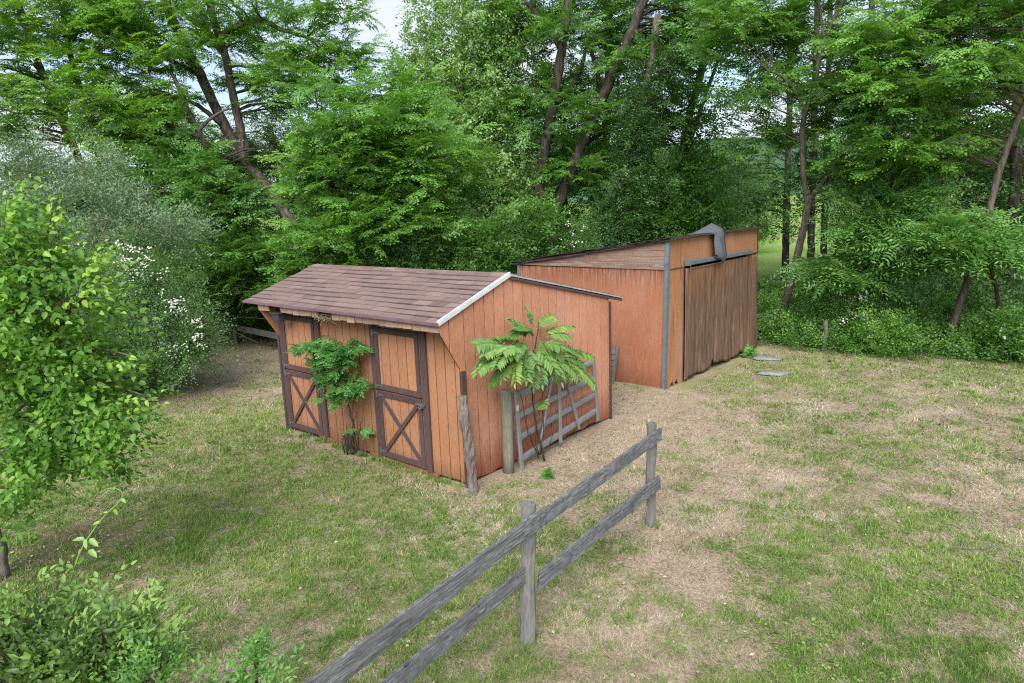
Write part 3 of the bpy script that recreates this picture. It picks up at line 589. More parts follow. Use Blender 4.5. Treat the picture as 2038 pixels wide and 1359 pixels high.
an.build('corner_angle', M['bluegrey'], bs)
an = MB(); an.box(-BL-0.03, -BL+0.05, -0.02, -0.008, 0, 2.42); an.build('corner_angle', M['bluegrey'], bs)
# roof: thin layers with a ragged edge
rf = MB()
def roofsheet(z0, th, ov, rag, t):
    us = np.linspace(-BL-0.16, 0.10, 28)
    top = []; bot = []
    for side in (0, 1):
        for u_ in us:
            y_ = (-ov if side == 0 else BD+0.03)+random.uniform(-rag, rag); z = rz_(u_)+z0+random.uniform(-0.006, 0.006)+0.02*math.sin(u_*2.2)*(side == 0)*0.5
            top.append((u_, y_, z+th)); bot.append((u_, y_, z))
    n = len(us); vs = top+bot; k = 2*n; fs = []
    for i in range(n-1):
        fs += [(i, i+1, n+i+1, n+i), (k+n+i, k+n+i+1, k+i+1, k+i), (i+1, i, k+i, k+i+1), (n+i, n+i+1, k+n+i+1, k+n+i)]
    fs += [(0, n, k+n, k), (n-1, k+n-1, k+2*n-1, 2*n-1)]
    rf.add(vs, fs, t)
roofsheet(0.0, 0.022, 0.06, 0.01, 0.3); roofsheet(0.026, 0.012, 0.10, 0.02, 0.9); roofsheet(0.044, 0.008, 0.12, 0.03, 0.5)
rf.build('roof', M['oldroof'], bs)
ed = MB(); 
for i in range(9): y0_ = i*0.5; ed.beam((0.105+random.uniform(0, .008), y0_-0.10, 2.985+random.uniform(-.01, .006)), (0.105+random.uniform(0, .008), y0_+0.40, 2.985+random.uniform(-.01, .006)), random.uniform(0.03, 0.05), 0.012, (1, 0, 0), 0.003, 4)
ed.beam((-BL-0.1, -0.075, rz_(-BL-.1)-0.012), (-1.9, -0.065, rz_(-1.9)-0.018), 0.03, 0.02, (0, 1, 0), 0.003, 6); ed.beam((-1.85, -0.07, rz_(-1.85)-0.006), (0.08, -0.07, rz_(0.08)-0.004), 0.025, 0.02, (0, 1, 0), 0.003, 6)
ed.build('roof_edge_strip', M['oldroof'], bs)
# roofing felt flapping over the roof edge
ft = thing('roofing_felt_flap', 'torn grey roofing felt folded over the barn roof edge above the sliding door', 'roofing felt', BC+AX*0.05+BX*2.4+np.array([0, 0, 3.0]), SH_RZ)
fo = np.array([0.05, 2.4, 3.0])
rows = [[(-1.0, 1.9, 2.83), (-0.95, 2.3, 2.85), (-0.9, 2.7, 2.86), (-0.9, 3.0, 2.87)],
        [(-0.5, 1.7, 2.91), (-0.5, 2.1, 2.98), (-0.45, 2.55, 3.02), (-0.4, 2.95, 2.96)],
        [(-0.1, 1.38, 3.0), (-0.12, 1.8, 3.10), (-0.10, 2.14, 3.185), (-0.05, 2.60, 3.05)],
        [(0.10, 1.45, 3.015), (0.10, 1.65, 3.02), (0.12, 1.88, 3.035), (0.15, 2.18, 3.045)],
        [(0.13, 1.80, 2.97), (0.14, 1.86, 2.975), (0.20, 1.98, 2.98), (0.17, 2.20, 2.97)],
        [(0.14, 1.77, 2.78), (0.24, 1.88, 2.76), (0.17, 2.08, 2.74), (0.17, 2.26, 2.74)],
        [(0.16, 1.78, 2.56), (0.28, 1.92, 2.50), (0.20, 2.16, 2.50), (0.18, 2.33, 2.52)],
        [(0.17, 1.84, 2.48), (0.24, 1.97, 2.41), (0.20, 2.14, 2.38), (0.18, 2.30, 2.42)]]
P = np.array(rows); P1 = P-fo; P2 = P1+np.array([-0.006, 0, -0.008]); nr, nc = 8, 4; n_ = 32
I = np.arange(32).reshape(8, 4); Fa = np.stack([I[:-1, :-1], I[1:, :-1], I[1:, 1:], I[:-1, 1:]], -1).reshape(-1, 4)
bd_ = list(I[0, :])+list(I[1:, -1])+list(I[-1, -2::-1])+list(I[-2:0:-1, 0]); rim = np.array([(bd_[i], bd_[(i+1) % len(bd_)], bd_[(i+1) % len(bd_)]+n_, bd_[i]+n_) for i in range(len(bd_))])
fo_ = mesh_obj('sheet', np.vstack([P1.reshape(-1, 3), P2.reshape(-1, 3)]), np.vstack([Fa, Fa[:, ::-1]+n_, rim]), M['felt'], ft, np.full(64, .5))
sm = fo_.modifiers.new('sub', 'SUBSURF'); sm.levels = 1; sm.render_levels = 1; sm.subdivision_type = 'SIMPLE'

# ------------------------------------------------------------------ fence in the foreground
P1_ = np.array([0.05, 5.327, 0]); FD = unit(np.array([0.582, 0.813, 0])); FN = np.array([FD[1], -FD[0], 0])
fz = thing('board_fence', 'weathered grey two-rail board fence in the foreground, ending at a post', 'fence', P1_, math.atan2(FD[1], FD[0]))
# local: x along the fence (away from camera), -y towards the viewer's right side
def fpost(x, h, w_=0.115, lean=0.0):
    q = MB()
    n = 10; prof = []
    for i in range(12):
        z = -0.05+(h+0.05)*i/11; rr = w_/2*(1+0.04*math.sin(i*1.7)); prof.append((x+lean*z/h+0.006*math.sin(i*.9), 0.004*math.cos(i*1.1), z))
    q.tube(prof, [w_/2*1.16*(1+0.03*math.sin(i*1.7)) for i in range(12)], 9, 0.06, ridge=0.05)
    for k in range(5):
        a = random.uniform(0, 6.3); x_ = x; x = x+lean; q.add([(x+0.05*math.cos(a), 0.05*math.sin(a), h-0.01), (x+0.05*math.cos(a+.5), 0.05*math.sin(a+.5), h-0.01), (x+0.02*math.cos(a), 0.02*math.sin(a), h+0.018)], [(0, 1, 2)]); x = x_
    return q.build('post', M['post'], fz)
fpost(-0.02, 1.245, 0.118, 0.085); fpost(2.55, 1.235, 0.10, 0.02); fpost(-2.6, 1.22)
def frail(x0, z0, x1, z1, w_, y_, y1=None, t=0.032):
    q = MB(); q.beam((x0, y_, z0), (x1, y_ if y1 is None else y1, z1), w_, t, (0, 1, 0), 0.0035, 34, 0.012); return q.build('rail', M['fence_rail'], fz)
frail(-2.72, 1.035, 0.155, 1.105, 0.155, -0.085); frail(-2.7, 0.59, -0.02, 0.645, 0.145, 0.0); frail(0.175, 1.095, 2.63, 1.10, 0.145, -0.075, -0.08); frail(0.105, 0.535, 2.60, 0.535, 0.16, -0.05, -0.082)
for x_, z_ in ((0.08, 1.14), (0.08, 1.06), (-0.03, 1.12), (2.56, 1.12), (2.56, 1.06), (2.56, 0.56), (2.56, 0.50)):
    q = MB(); q.tube([(x_, -0.101, z_), (x_, -0.107, z_)], 0.006, 6); q.build('nail', M['darkmetal'], fz)

# ------------------------------------------------------------------ posts, gate and loose things round the sheds
def L2W(o, a, b, z=0): return o+AX*a+BX*b+np.array([0, 0, z])
lp = thing('leaning_log_post', 'rough dark split log post standing at the front corner of the stable', 'post', L2W(FC, 0.22, -0.10))
q = MB(); pp = [np.array([0.03+0.004*i*math.sin(i), -0.0, -0.06+1.40*i/14]) for i in range(15)]
pp = [np.array([0.02-0.09*i/14, 0.02*math.sin(i*.5), -0.06+1.38*i/14]) for i in range(15)]
q.tube(pp, [0.068+0.008*math.sin(i*1.3)-0.012*(i > 12) for i in range(15)], 14, 0.13, ridge=0.10); q.build('log', M['logpost'], lp)
gp = thing('round_fence_post', 'smooth round grey wooden post at the left end of the metal gate', 'post', L2W(FC, 0.15, 0.72))
q = MB(); q.tube([(0.0, 0, -0.08), (0, 0, 0.3), (0.005, 0, 0.7), (0.005, 0, 1.18), (0.005, 0, 1.20)], [0.082, 0.08, 0.079, 0.078, 0.070], 18, 0.012); q.build('log', M['roundpost'], gp, True)

g0 = L2W(FC, 0.21, 0.86); g1 = L2W(FC, 0.15, 3.00); gd = unit(g1-g0); gl = float(np.linalg.norm(g1-g0))
gs_ = gl/2.5
gt = thing('metal_farm_gate', 'grey galvanised five-bar metal gate propped against the gable wall behind the walnut sapling', 'gate', g0, math.atan2(gd[1], gd[0]))
tilt = 0.085
def gy_(z): return z*tilt      # leans back towards the wall (+y local is the wall side)
def channel(mb, p0, p1, w_, dpt):
    p0 = np.array(p0, float); p1 = np.array(p1, float); d = unit(p1-p0); n = np.array([0, -1.0, tilt]); n = unit(n-d*(n@d)); u = np.cross(d, n)
    prof = [(-w_/2, 0), (-w_/2, dpt*0.45), (-w_*0.22, dpt), (w_*0.22, dpt), (w_/2, dpt*0.45), (w_/2, 0)]
    vs = [p+u*a+n*c_ for p in (p0, p1) for a, c_ in prof]; k = 6
    mb.add(vs, [(i, (i+1) % k, k+(i+1) % k, k+i) for i in range(k)]+[tuple(range(k-1, -1, -1)), tuple(range(k, 2*k))])
for z0, z1, w_ in ((1.04, 1.13, 0.105), (0.75, 0.86, 0.105), (0.44, 0.59, 0.105), (0.13, 0.32, 0.115)):
    q = MB(); channel(q, (0.02, gy_(z0), z0), (gl, gy_(z1), z1), w_*0.92, 0.038); q.build('bar', M['galv'], gt)
def upright(x0, z0, x1, z1, w_, nm, y_=-0.042):
    q = MB(); q.beam((x0, gy_(z0)+y_, z0), (x1, gy_(z1)+y_, z1), w_, 0.03, (0, -1, tilt), 0.0008, 6, 0.003, bev=0.2); return q.build(nm, M['galv'], gt)
upright(0.03, -0.03, 0.06, 1.13, 0.072, 'upright'); upright(1.02, 0.10, 1.13, 1.13, 0.065, 'upright'); upright(gl-0.03, 0.16, gl, 1.17, 0.065, 'upright'); upright(0.42, 0.12, 0.93, 1.12, 0.048, 'brace', -0.06); upright(1.53, 0.18, 1.30, 1.11, 0.05, 'brace', -0.055)
q = MB(); q.beam((0.053, gy_(0.9)-0.06, 0.86), (0.055, gy_(0.9)-0.06, 0.94), 0.05, 0.004, (0, -1, tilt)); q.build('sticker', M['white'], gt)

pb = thing('leaning_shutter_board', 'grey weathered slatted board leaning against the barn wall behind the stable', 'board', L2W(BC, -1.30, -0.22), SH_RZ)
q = MB()
for i, x_ in enumerate((-0.17, 0.17)): q.beam((x_, 0.0, 0), (x_-0.02+0.07, 0.14, 0.80), 0.07, 0.035, (0, -1, 0.2), 0.002, 5)
q.build('stile', M['post'], pb)
q = MB()
for k in range(6): z = 0.08+k*0.118; q.beam((-0.15+z*0.07, z*0.17, z), (0.15+z*0.07, z*0.17, z), 0.11, 0.015, (0, -1, 0.35), 0.001, 2)
q.build('slat_panel', M['post'], pb)

def scrap(c_, pts, label, name='felt_scrap', h=0.028, cat='felt scrap'):
    cx_, cy_ = c_[0], c_[1]; n = len(pts); rings = [1.0, 0.7, 0.35]; vs = []
    for k, r_ in enumerate(rings):
        for i, (u_, v_) in enumerate(pts): vs.append((u_*r_, v_*r_, (0.035+h*1.6*random.random()) if k else 0.012+0.012*random.random()))
    vs.append((0, 0, 0.03+h*0.5)); fs = []
    for k in range(2):
        for i in range(n): fs.append((k*n+i, k*n+(i+1) % n, (k+1)*n+(i+1) % n, (k+1)*n+i))
    for i in range(n): fs.append((2*n+i, 2*n+(i+1) % n, 3*n))
    q = MB(); q.add(vs, fs, 0.5); o = q.build(name, M['felt_ground'], None, True, True); o.location = (cx_, cy_, float(ground_z(cx_, cy_)))
    mm = o.modifiers.new('solid', 'SOLIDIFY'); mm.thickness = 0.003
    return setprops(o, label, cat)
scrap(G(1525, 715), [(-0.35, 0.1), (-0.15, 0.32), (-0.02, 0.55), (0.03, 0.2), (0.2, 0.02), (0.38, -0.12), (0.2, -0.2), (-0.02, -0.16), (-0.2, -0.1)], 'crumpled grey felt scrap on the grass, nearer the wood than the other scrap')
scrap(G(1540, 746), [(-0.36, 0.08), (-0.3, 0.24), (-0.12, 0.14), (0.05, 0.05), (0.25, 0.06), (0.42, -0.04), (0.2, -0.08), (0.1, -0.17), (-0.05, -0.13), (-0.2, -0.03)], 'larger grey felt scrap on the grass, nearer the viewer than the other scrap')
q = MB(); q.tube([(0, 0, -0.1), (0.01, 0.02, 0.25), (0.03, 0, 0.5), (0.0, 0, 0.68), (0.01, 0, 0.76)], [0.055, 0.05, 0.046, 0.05, 0.025], 10, 0.12, ridge=0.08)
sp = q.build('stub_post', M['logpost'], None); sp.location = G(1640, 700); setprops(sp, 'short broken wooden stake at the edge of the undergrowth right of the barn', 'stake')
q = MB(); q.tube([(0, 0, -0.05), (0.0, 0.0, 0.1), (0.02, 0, 0.30), (0.02, 0, 0.32)], [0.05, 0.047, 0.045, 0.04], 10, 0.08)
sp = q.build('sawn_stump', M['logpost'], None); sp.location = L2W(FC, -2.47, -0.14); setprops(sp, 'small sawn-off grey stump beside the sapling against the stable front', 'stump')
q = MB(); q.tube(smooth_path([(-.35, 0, .03), (-.1, .05, .05), (.15, -.02, .04), (.45, .04, .03)]), 0.007, 6, 0.1); q.tube([(.0, .02, .05), (.12, .14, .06)], .006, 5)
sp = q.build('fallen_twig', M['post'], None); sp.location = G(1915, 1100); sp.rotation_euler = (0, 0, R(8)); setprops(sp, 'thin bare fallen twig lying on the grass near the right edge of the picture', 'twig')

# back fence along the left hedge
A0 = G(412, 668, 0); 
bf = thing('hedge_fence', 'old grey rail fence half swallowed by the hedge behind the stable', 'fence', (-9.3, 19.9, 0), 0)
q0 = W(405, 645, 20.3)-np.array([-9.3, 19.9, 0]); q1 = W(462, 655, 19.7)-np.array([-9.3, 19.9, 0]); q2 = W(572, 672, 18.0)-np.array([-9.3, 19.9, 0])
q = MB(); q.beam(q0, q1, 0.14, 0.03, (0.3, -1, 0), 0.003, 8, 0.02); q.build('rail', M['post'], bf); q = MB(); q.beam(q1+np.array([.12, .05, .02]), q2, 0.17, 0.035, (0.6, -1, 0), 0.003, 8, 0.02); q.build('rail', M['post'], bf)
for t_ in (q1, q2, q0):
    q = MB(); q.beam((t_[0]+.05, t_[1]+0.07, -0.1), (t_[0]+.05, t_[1]+0.07, t_[2]+0.2), 0.1, 0.1, (0, 1, 0), 0.004, 6); q.build('post', M['post'], bf)

# ------------------------------------------------------------------ foliage machinery
LEAF4 = (np.array([(0, 0, 0), (0.45, 0.5, 0.06), (1, 0, -0.05), (0.45, -0.5, 0.06)], float), np.array([(0, 3, 2, 1)]))
LEAF6 = (np.array([(0, 0, 0), (0.22, 0.42, 0.16), (0.62, 0.38, 0.10), (1, 0, -0.10), (0.22, -0.42, 0.16), (0.62, -0.38, 0.10)], float), np.array([(0, 3, 2, 1), (0, 4, 5, 3)]))
LEAFR = (np.array([(0, 0, 0), (0.25, 0.42, 0.05), (0.8, 0.42, 0.04), (1, 0, -0.02), (0.25, -0.42, 0.05), (0.8, -0.42, 0.04)], float), np.array([(0, 3, 2, 1), (0, 4, 5, 3)]))
def frames(d, up):
    x = unit(d); y = unit(np.cross(up, x)); z = np.cross(x, y); return np.stack([x, y, z], -1)
class Leaves:
    def __init__(s): s.V = []; s.F = []; s.T = []; s.n = 0
    def inst(s, tv, tf, tt, Mx, P, S, tn):
        """template (k,3),(m,4),(k) placed N times"""
        N_ = len(P); k = len(tv)
        V = np.einsum('nij,kj->nki', Mx, tv)*np.asarray(S).reshape(-1, 1, 1)+P[:, None, :]
        F = tf[None]+(np.arange(N_)*k)[:, None, None]+s.n
        s.V.append(V.reshape(-1, 3)); s.F.append(F.reshape(-1, 4)); s.T.append(np.clip(tt[None]+tn[:, None], 0, 1).ravel()); s.n += N_*k
    def build(s, name, mt, parent, origin=(0, 0, 0)):
        V = np.vstack(s.V)-np.asarray(origin, float); return mesh_obj(name, V, np.vstack(s.F), mt, parent, np.hstack(s.T))
def leafset(pos, d, up, L_, W_, tint, leaf=LEAF4):
    """one template out of many leaves"""
    pos = np.array(pos); Mx = frames(np.array(d), np.array(up)); L_ = np.broadcast_to(L_, len(pos)); W_ = np.broadcast_to(W_, len(pos))
    lv, lf = leaf; k = len(lv)
    loc = lv[None]*np.stack([L_, W_, L_], -1)[:, None, :]; V = np.einsum('nij,nkj->nki', Mx, loc)+pos[:, None]
    F = lf[None]+(np.arange(len(pos))*k)[:, None, None]; T = np.repeat(np.asarray(tint), k)
    return V.reshape(-1, 3), F.reshape(-1, 4), T
def sp_locust(seed, ll=0.080, lw=0.050, rach=0.24, tw=0.5, n=7, pairs=5, leaf=LEAF4, droop=0.35):
    r = np.random.default_rng(seed); P = []; D = []; U = []; T = []; LS = []
    for i in range(n):
        s_ = (i+0.6)/n*tw; b = np.array([s_, 0, -0.25*droop*s_*s_/tw]); sg = 1 if i % 2 else -1; a = sg*r.uniform(0.5, 1.15) if i < n-1 else 0
        rd = np.array([math.cos(a), math.sin(a), r.uniform(-0.05, 0.25)]); rl_ = rach*r.uniform(0.75, 1.15); side = np.array([-math.sin(a), math.cos(a), 0])
        for j in range(pairs+1):
            f_ = (j+0.7)/(pairs+0.7); p = b+rd*rl_*f_+np.array([0, 0, -droop*rl_*f_*f_])
            for q in ((1, -1) if j < pairs else (0,)):
                dd = rd*0.35+side*q*1.0+np.array([0, 0, -0.18]) if q else rd-np.array([0, 0, droop])
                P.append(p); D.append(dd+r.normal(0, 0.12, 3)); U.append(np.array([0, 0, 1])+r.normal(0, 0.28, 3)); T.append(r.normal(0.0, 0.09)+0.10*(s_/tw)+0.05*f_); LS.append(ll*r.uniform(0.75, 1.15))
    LS = np.array(LS); return leafset(P, D, U, LS, LS*lw/ll, T, leaf)
def sp_simple(seed, n=26, ll=0.08, lw=0.05, tw=0.55, side=3, leaf=LEAF4, up=0.0, droop=0.25, spread=0.8):
    r = np.random.default_rng(seed); P = []; D = []; U = []; T = []; LS = []
    ax = [(np.zeros(3), np.array([1., 0, 0]), tw)]
    for k in range(side):
        s_ = (k+0.7)/(side+0.6)*tw*0.8; a = (1 if k % 2 else -1)*r.uniform(0.5, 0.95); ax.append((np.array([s_, 0, 0]), np.array([math.cos(a), math.sin(a), r.uniform(-0.15, 0.3)]), tw*r.uniform(0.35, 0.55)))
    tot = sum(a[2] for a in ax)
    for b, d, l_ in ax:
        m_ = max(3, int(n*l_/tot)); sd = np.array([-d[1], d[0], 0])
        for j in range(m_):
            f_ = (j+0.8)/m_; q = 1 if j % 2 else -1; p = b+d*l_*f_+np.array([0, 0, -droop*l_*f_*f_])
            dd = d*0.6+sd*q*spread+np.array([0, 0, r.uniform(-0.5, 0.15)+up]) if j < m_-1 else d
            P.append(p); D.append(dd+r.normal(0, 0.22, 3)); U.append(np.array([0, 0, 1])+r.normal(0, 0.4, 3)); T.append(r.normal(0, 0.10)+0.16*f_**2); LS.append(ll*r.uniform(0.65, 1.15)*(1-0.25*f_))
    LS = np.array(LS); return leafset(P, D, U, LS, LS*lw/ll, T, leaf)
TPL = {
 'locust': [sp_locust(i) for i in range(6)],
 'locustb': [sp_locust(i+20, 0.085, 0.05, 0.28, 0.6, 6, 4) for i in range(5)],
 'maple': [sp_simple(i+40, 26, 0.115, 0.075, 0.5, 3, LEAF4, -0.5, 0.7) for i in range(6)],
 'dark': [sp_simple(i+60, 22, 0.12, 0.085, 0.6, 3) for i in range(6)],
 'back': [sp_simple(i+80, 18, 0.20, 0.14, 0.9, 3) for i in range(5)],
 'walnut': [sp_locust(i+100, 0.115, 0.040, 0.42, 0.35, 5, 6, LEAF4, 0.5) for i in range(6)],
 'olive': [sp_simple(i+120, 26, 0.105, 0.036, 0.55, 3, LEAF4, 0.35, 0.1, 0.55) for i in range(6)],
 'pear': [sp_simple(i+140, 15, 0.086, 0.060, 0.40, 2, LEAF6, -0.35, 0.3) for i in range(7)],
 'olive_near': [sp_simple(i+160, 17, 0.068, 0.036, 0.26, 3, LEAF6, 0.2, 0.1, 0.7) for i in range(6)],
 'under': [sp_simple(i+180, 20, 0.075, 0.05, 0.34, 3, LEAF4, 0.1, 0.3) for i in range(6)],
 'rose': [sp_simple(i+200, 30, 0.05, 0.034, 0.45, 3, LEAF4, 0, 0.5) for i in range(5)],
 'sap': [sp_locust(i+220, 0.046, 0.034, 0.17, 0.20, 5, 6, LEAFR, 0.35) for i in range(6)],
}
def put_sprays(lv, kind, P, D, up, S, tn):
    t = TPL[kind]; idx = rng.integers(0, len(t), len(P)); Mx = frames(D, up)
    for k in range(len(t)):
        q = idx == k
        if q.any(): lv.inst(t[k][0], t[k][1], t[k][2], Mx[q], P[q], S[q], tn[q])
def clumps_to_leaves(lv, kind, C, Rr, flat, n, scale=1.0, tint0=0.42, tvar=0.10, upb=0.12, mode='plate', topb=0.12, bias=(0, 0, 0)):
    """every clump: n sprays radiating from around its centre; plate = layered fans, ball = all ways"""
    C = np.asarray(C, float); K = len(C); Rr = np.broadcast_to(Rr, K)
    Cc = np.repeat(C, n, 0); RR = np.repeat(Rr, n); m_ = len(Cc); a = rng.uniform(0, 2*math.pi, m_); r_ = np.sqrt(rng.uniform(0, 1, m_))*0.8
    if mode == 'plate':
        flat = flat*1.5
        off = np.stack([np.cos(a)*r_*RR, np.sin(a)*r_*RR, rng.normal(0, flat, m_)*RR-0.35*RR*r_**2*0.6], -1)
        D = np.stack([np.cos(a), np.sin(a), rng.normal(upb, 0.22, m_)], -1)+rng.normal(0, 0.35, (m_, 3))*np.array([1, 1, 0.6])+np.asarray(bias)
        U = np.array([0, -0.25, 1.0])+rng.normal(0, 0.38, (m_, 3))
    else:
        v = unit(rng.normal(0, 1, (m_, 3))); rr = rng.uniform(0.25, 1, m_)**0.5*0.8; off = v*(rr*RR)[:, None]*np.array([1, 1, flat]); D = v*np.array([1, 1, 0.75])+rng.normal(0, 0.3, (m_, 3))+np.array([0, 0, upb])+np.asarray(bias); U = np.array([0, 0, 1.0])+v*0.5+rng.normal(0, 0.3, (m_, 3))
    ct = np.repeat(rng.normal(0, tvar, K), n)
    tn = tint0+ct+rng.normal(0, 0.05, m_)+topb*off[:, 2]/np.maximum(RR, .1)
    put_sprays(lv, kind, Cc+off, D, U, scale*rng.uniform(0.75, 1.2, m_), tn)
def lobe_points(lobes):
    """lobes: (px, py, Y, rx, ry, rz, n) in metres -> clump centres, biased to the outside of each ellipsoid"""
    o = []
    for px, py, Y, rx, ry, rz, n in lobes:
        c_ = W(px, py, Y); v = unit(rng.normal(0, 1, (n, 3))); r_ = rng.uniform(0.12, 1, n)**0.45; o.append(c_+v*r_[:, None]*np.array([rx, ry, rz]))
    return np.vstack(o)
def limb(mb, a, b, r0, r1, sag=0.12, k=5, sides=5):
    a = np.asarray(a, float); b = np.asarray(b, float); L_ = np.linalg.norm(b-a); mid = (a+b)/2+np.array([0, 0, sag*L_])+rng.normal(0, 0.05*L_, 3)
    t = np.linspace(0, 1, k+2)[:, None]; p = a*(1-t)**2+2*mid*t*(1-t)+b*t*t; p[1:-1] += rng.normal(0, 0.018*L_, (k, 3))
    mb.tube(p, np.linspace(r0, r1, len(p)), sides, 0.05)
def skeleton(mb, stems, C, nlimb, bark_jit=0.07, sides=12, rl=0.045):
    nodes = []
    for pts, r0, r1 in stems:
        p = smooth_path(pts, 8, 0.012 if r0 > 0.16 else 0.005); rr = np.linspace(r0, r1, len(p)); rr[:2] *= 1.15
        mb.tube(p, rr, sides if r0 > 0.09 else 7, bark_jit*0.7, ridge=0.04); nodes += [(q, r_) for q, r_ in zip(p[len(p)//6:], rr[len(p)//6:])]
    if len(C) and nlimb:
        NP = np.array([q for q, _ in nodes]); NR = np.array([r_ for _, r_ in nodes]); idx = rng.permutation(len(C))[:nlimb]
        mids = []
        for i in idx:
            c_ = C[i]; dd = np.linalg.norm(NP-c_, axis=1)+0.9*np.maximum(0, NP[:, 2]-c_[2]+0.2); j = int(np.argmin(dd)); r0 = min(NR[j]*0.5, rl)*(0.6+0.4*rng.random())
            limb(mb, NP[j], c_, r0, 0.008)
            if np.linalg.norm(NP[j]-c_) > 1.2: 
                m2 = NP[j]*0.45+c_*0.55+np.array([0, 0, 0.08]); t2 = c_+rng.normal(0, 0.7, 3)*np.array([1, 1, .5]); limb(mb, m2, t2, r0*0.5, 0.006, 0.05)
def tree(name, label, cat, base, stems, lobes, kind, mt, bark='bark', R_=0.75, flat=0.16, n=9, scale=1.0, tint0=0.42, nlimb=40, group=None, mode='plate', upb=0.12, tvar=0.10, rl=0.05, topb=0.12, parts=('trunk', 'crown'), bias=(0, 0, 0)):
    base = np.array([base[0], base[1], 0.0]); t = thing(name, label, cat, base, 0, group)
    C = lobe_points(lobes); mb = MB(); skeleton(mb, stems, C, nlimb, rl=rl)
    mb.v = [tuple(np.array(v)-base) for v in mb.v]; mb.build(parts[0], M[bark], t, True, False)
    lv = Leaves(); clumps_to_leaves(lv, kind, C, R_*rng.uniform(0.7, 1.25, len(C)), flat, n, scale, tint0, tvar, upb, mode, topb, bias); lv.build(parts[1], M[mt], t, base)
    return t
def stem(pxs, Y, r0, r1, base=None):
    Ys = Y if hasattr(Y, '__len__') else [Y]*len(pxs); p = [W(a, b, y_) for (a, b), y_ in zip(pxs, Ys)]
    if base is not None: p = [np.array([base[0], base[1], -0.15])]+p
    return (p, r0, r1)

# ------------------------------------------------------------------ the wood: single trees
tree('locust_tree', 'large forked locust tree with furrowed dark trunk leaning left behind the stable roof', 'tree', (-5.6, 24.2),
     [stem([(650, 560), (600, 480), (555, 405), (470, 290), (400, 150), (340, 30), (300, -90)], 23.5, 0.20, 0.14, (-5.6, 24.2)),
      stem([(488, 300), (468, 210), (448, 110), (420, 20), (395, -90)], [23.5, 23.4, 23.2, 23, 22.8], 0.14, 0.10),
      stem([(430, 80), (470, 52), (515, 40), (560, 58), (612, 75)], [23.1, 22.9, 22.7, 22.5, 22.4], 0.11, 0.05), stem([(448, 110), (410, 60), (350, 20), (300, 5)], 23.2, 0.10, 0.05),
      stem([(400, 150), (350, 125), (310, 110)], 23.3, 0.08, 0.04), stem([(440, 245), (385, 205), (330, 190)], [23.4, 23, 22.5], 0.09, 0.04)],
     [(330, 60, 22.5, 1.9, 1.6, 1.1, 26), (250, 110, 22.5, 1.6, 1.5, 1.0, 16), (480, 120, 24.4, 1.3, 1.2, 1.0, 12), (630, 20, 22.3, 1.4, 1.4, 0.45, 15), (600, 120, 22.5, 0.6, 1, .3, 3), (620, 160, 23.0, 1.6, 1.5, 0.7, 15), (310, 190, 22.3, 1.3, 1.2, 0.8, 16), (670, 115, 22.6, 1.1, 1, 0.5, 13), (540, 60, 25, 1.0, 1, .25, 4),
      (540, 210, 24.4, 1.3, 1.2, 0.8, 12), (560, 150, 24.5, 1.6, 1.4, 0.7, 10), (400, -60, 22, 3.0, 2, 1.2, 24), (480, 10, 22.5, 1.2, 1.2, 0.4, 6)], 'locust', 'locust2', tint0=0.45, nlimb=70)
tree('locust_tree', 'slim-stemmed locust with bright yellow-green leaves in the top left corner', 'tree', (-12.6, 22.0),
     [stem([(190, 400), (150, 300), (90, 160), (40, 20), (20, -60)], 22, 0.14, 0.08, (-12.4, 22.2)), stem([(210, 380), (190, 270), (160, 180), (130, 60), (120, -50)], 22.3, 0.12, 0.07, (-12.1, 22.3)), stem([(150, 300), (120, 200), (60, 120)], 22, 0.07, 0.03)],
     [(90, 40, 21.5, 2.6, 1.6, 1.3, 46), (200, 90, 21.8, 1.6, 1.4, 1.0, 22), (40, 170, 21.5, 1.8, 1.4, 1.1, 26), (160, 200, 21.5, 1.7, 1.3, 0.9, 22), (250, 250, 22, 1.5, 1.3, 0.8, 16), (10, -60, 21.5, 3, 2, 1.3, 26), (210, 10, 21.8, 1.2, 1.2, 0.7, 12), (10, 250, 22, 1.3, 1.2, 0.6, 14)], 'locust', 'locust2', tint0=0.55, nlimb=50)
tree('locust_tree', 'slim bare-stemmed grey tree leaning left between the forked locust and silvery bush', 'tree', (-8.9, 23.0),
     [stem([(470, 420), (432, 335), (395, 260), (370, 210), (345, 150)], 22.0, 0.13, 0.06, (-8.4, 22.5)), stem([(395, 262), (420, 235), (455, 215)], 22, 0.06, 0.03)],
     [(330, 300, 21.4, 1.1, 1.0, 0.7, 16), (300, 350, 20.8, 1.5, 1.0, 0.8, 20), (240, 250, 21.5, 1.4, 1.0, 0.9, 18), (470, 330, 24.6, 1.6, 1.0, 0.9, 16), (340, 235, 22.8, 1.0, 1, .5, 8), (540, 300, 24.8, 1.4, 1, .8, 14)], 'locust', 'locust', 'bark2', tint0=0.40, nlimb=30)
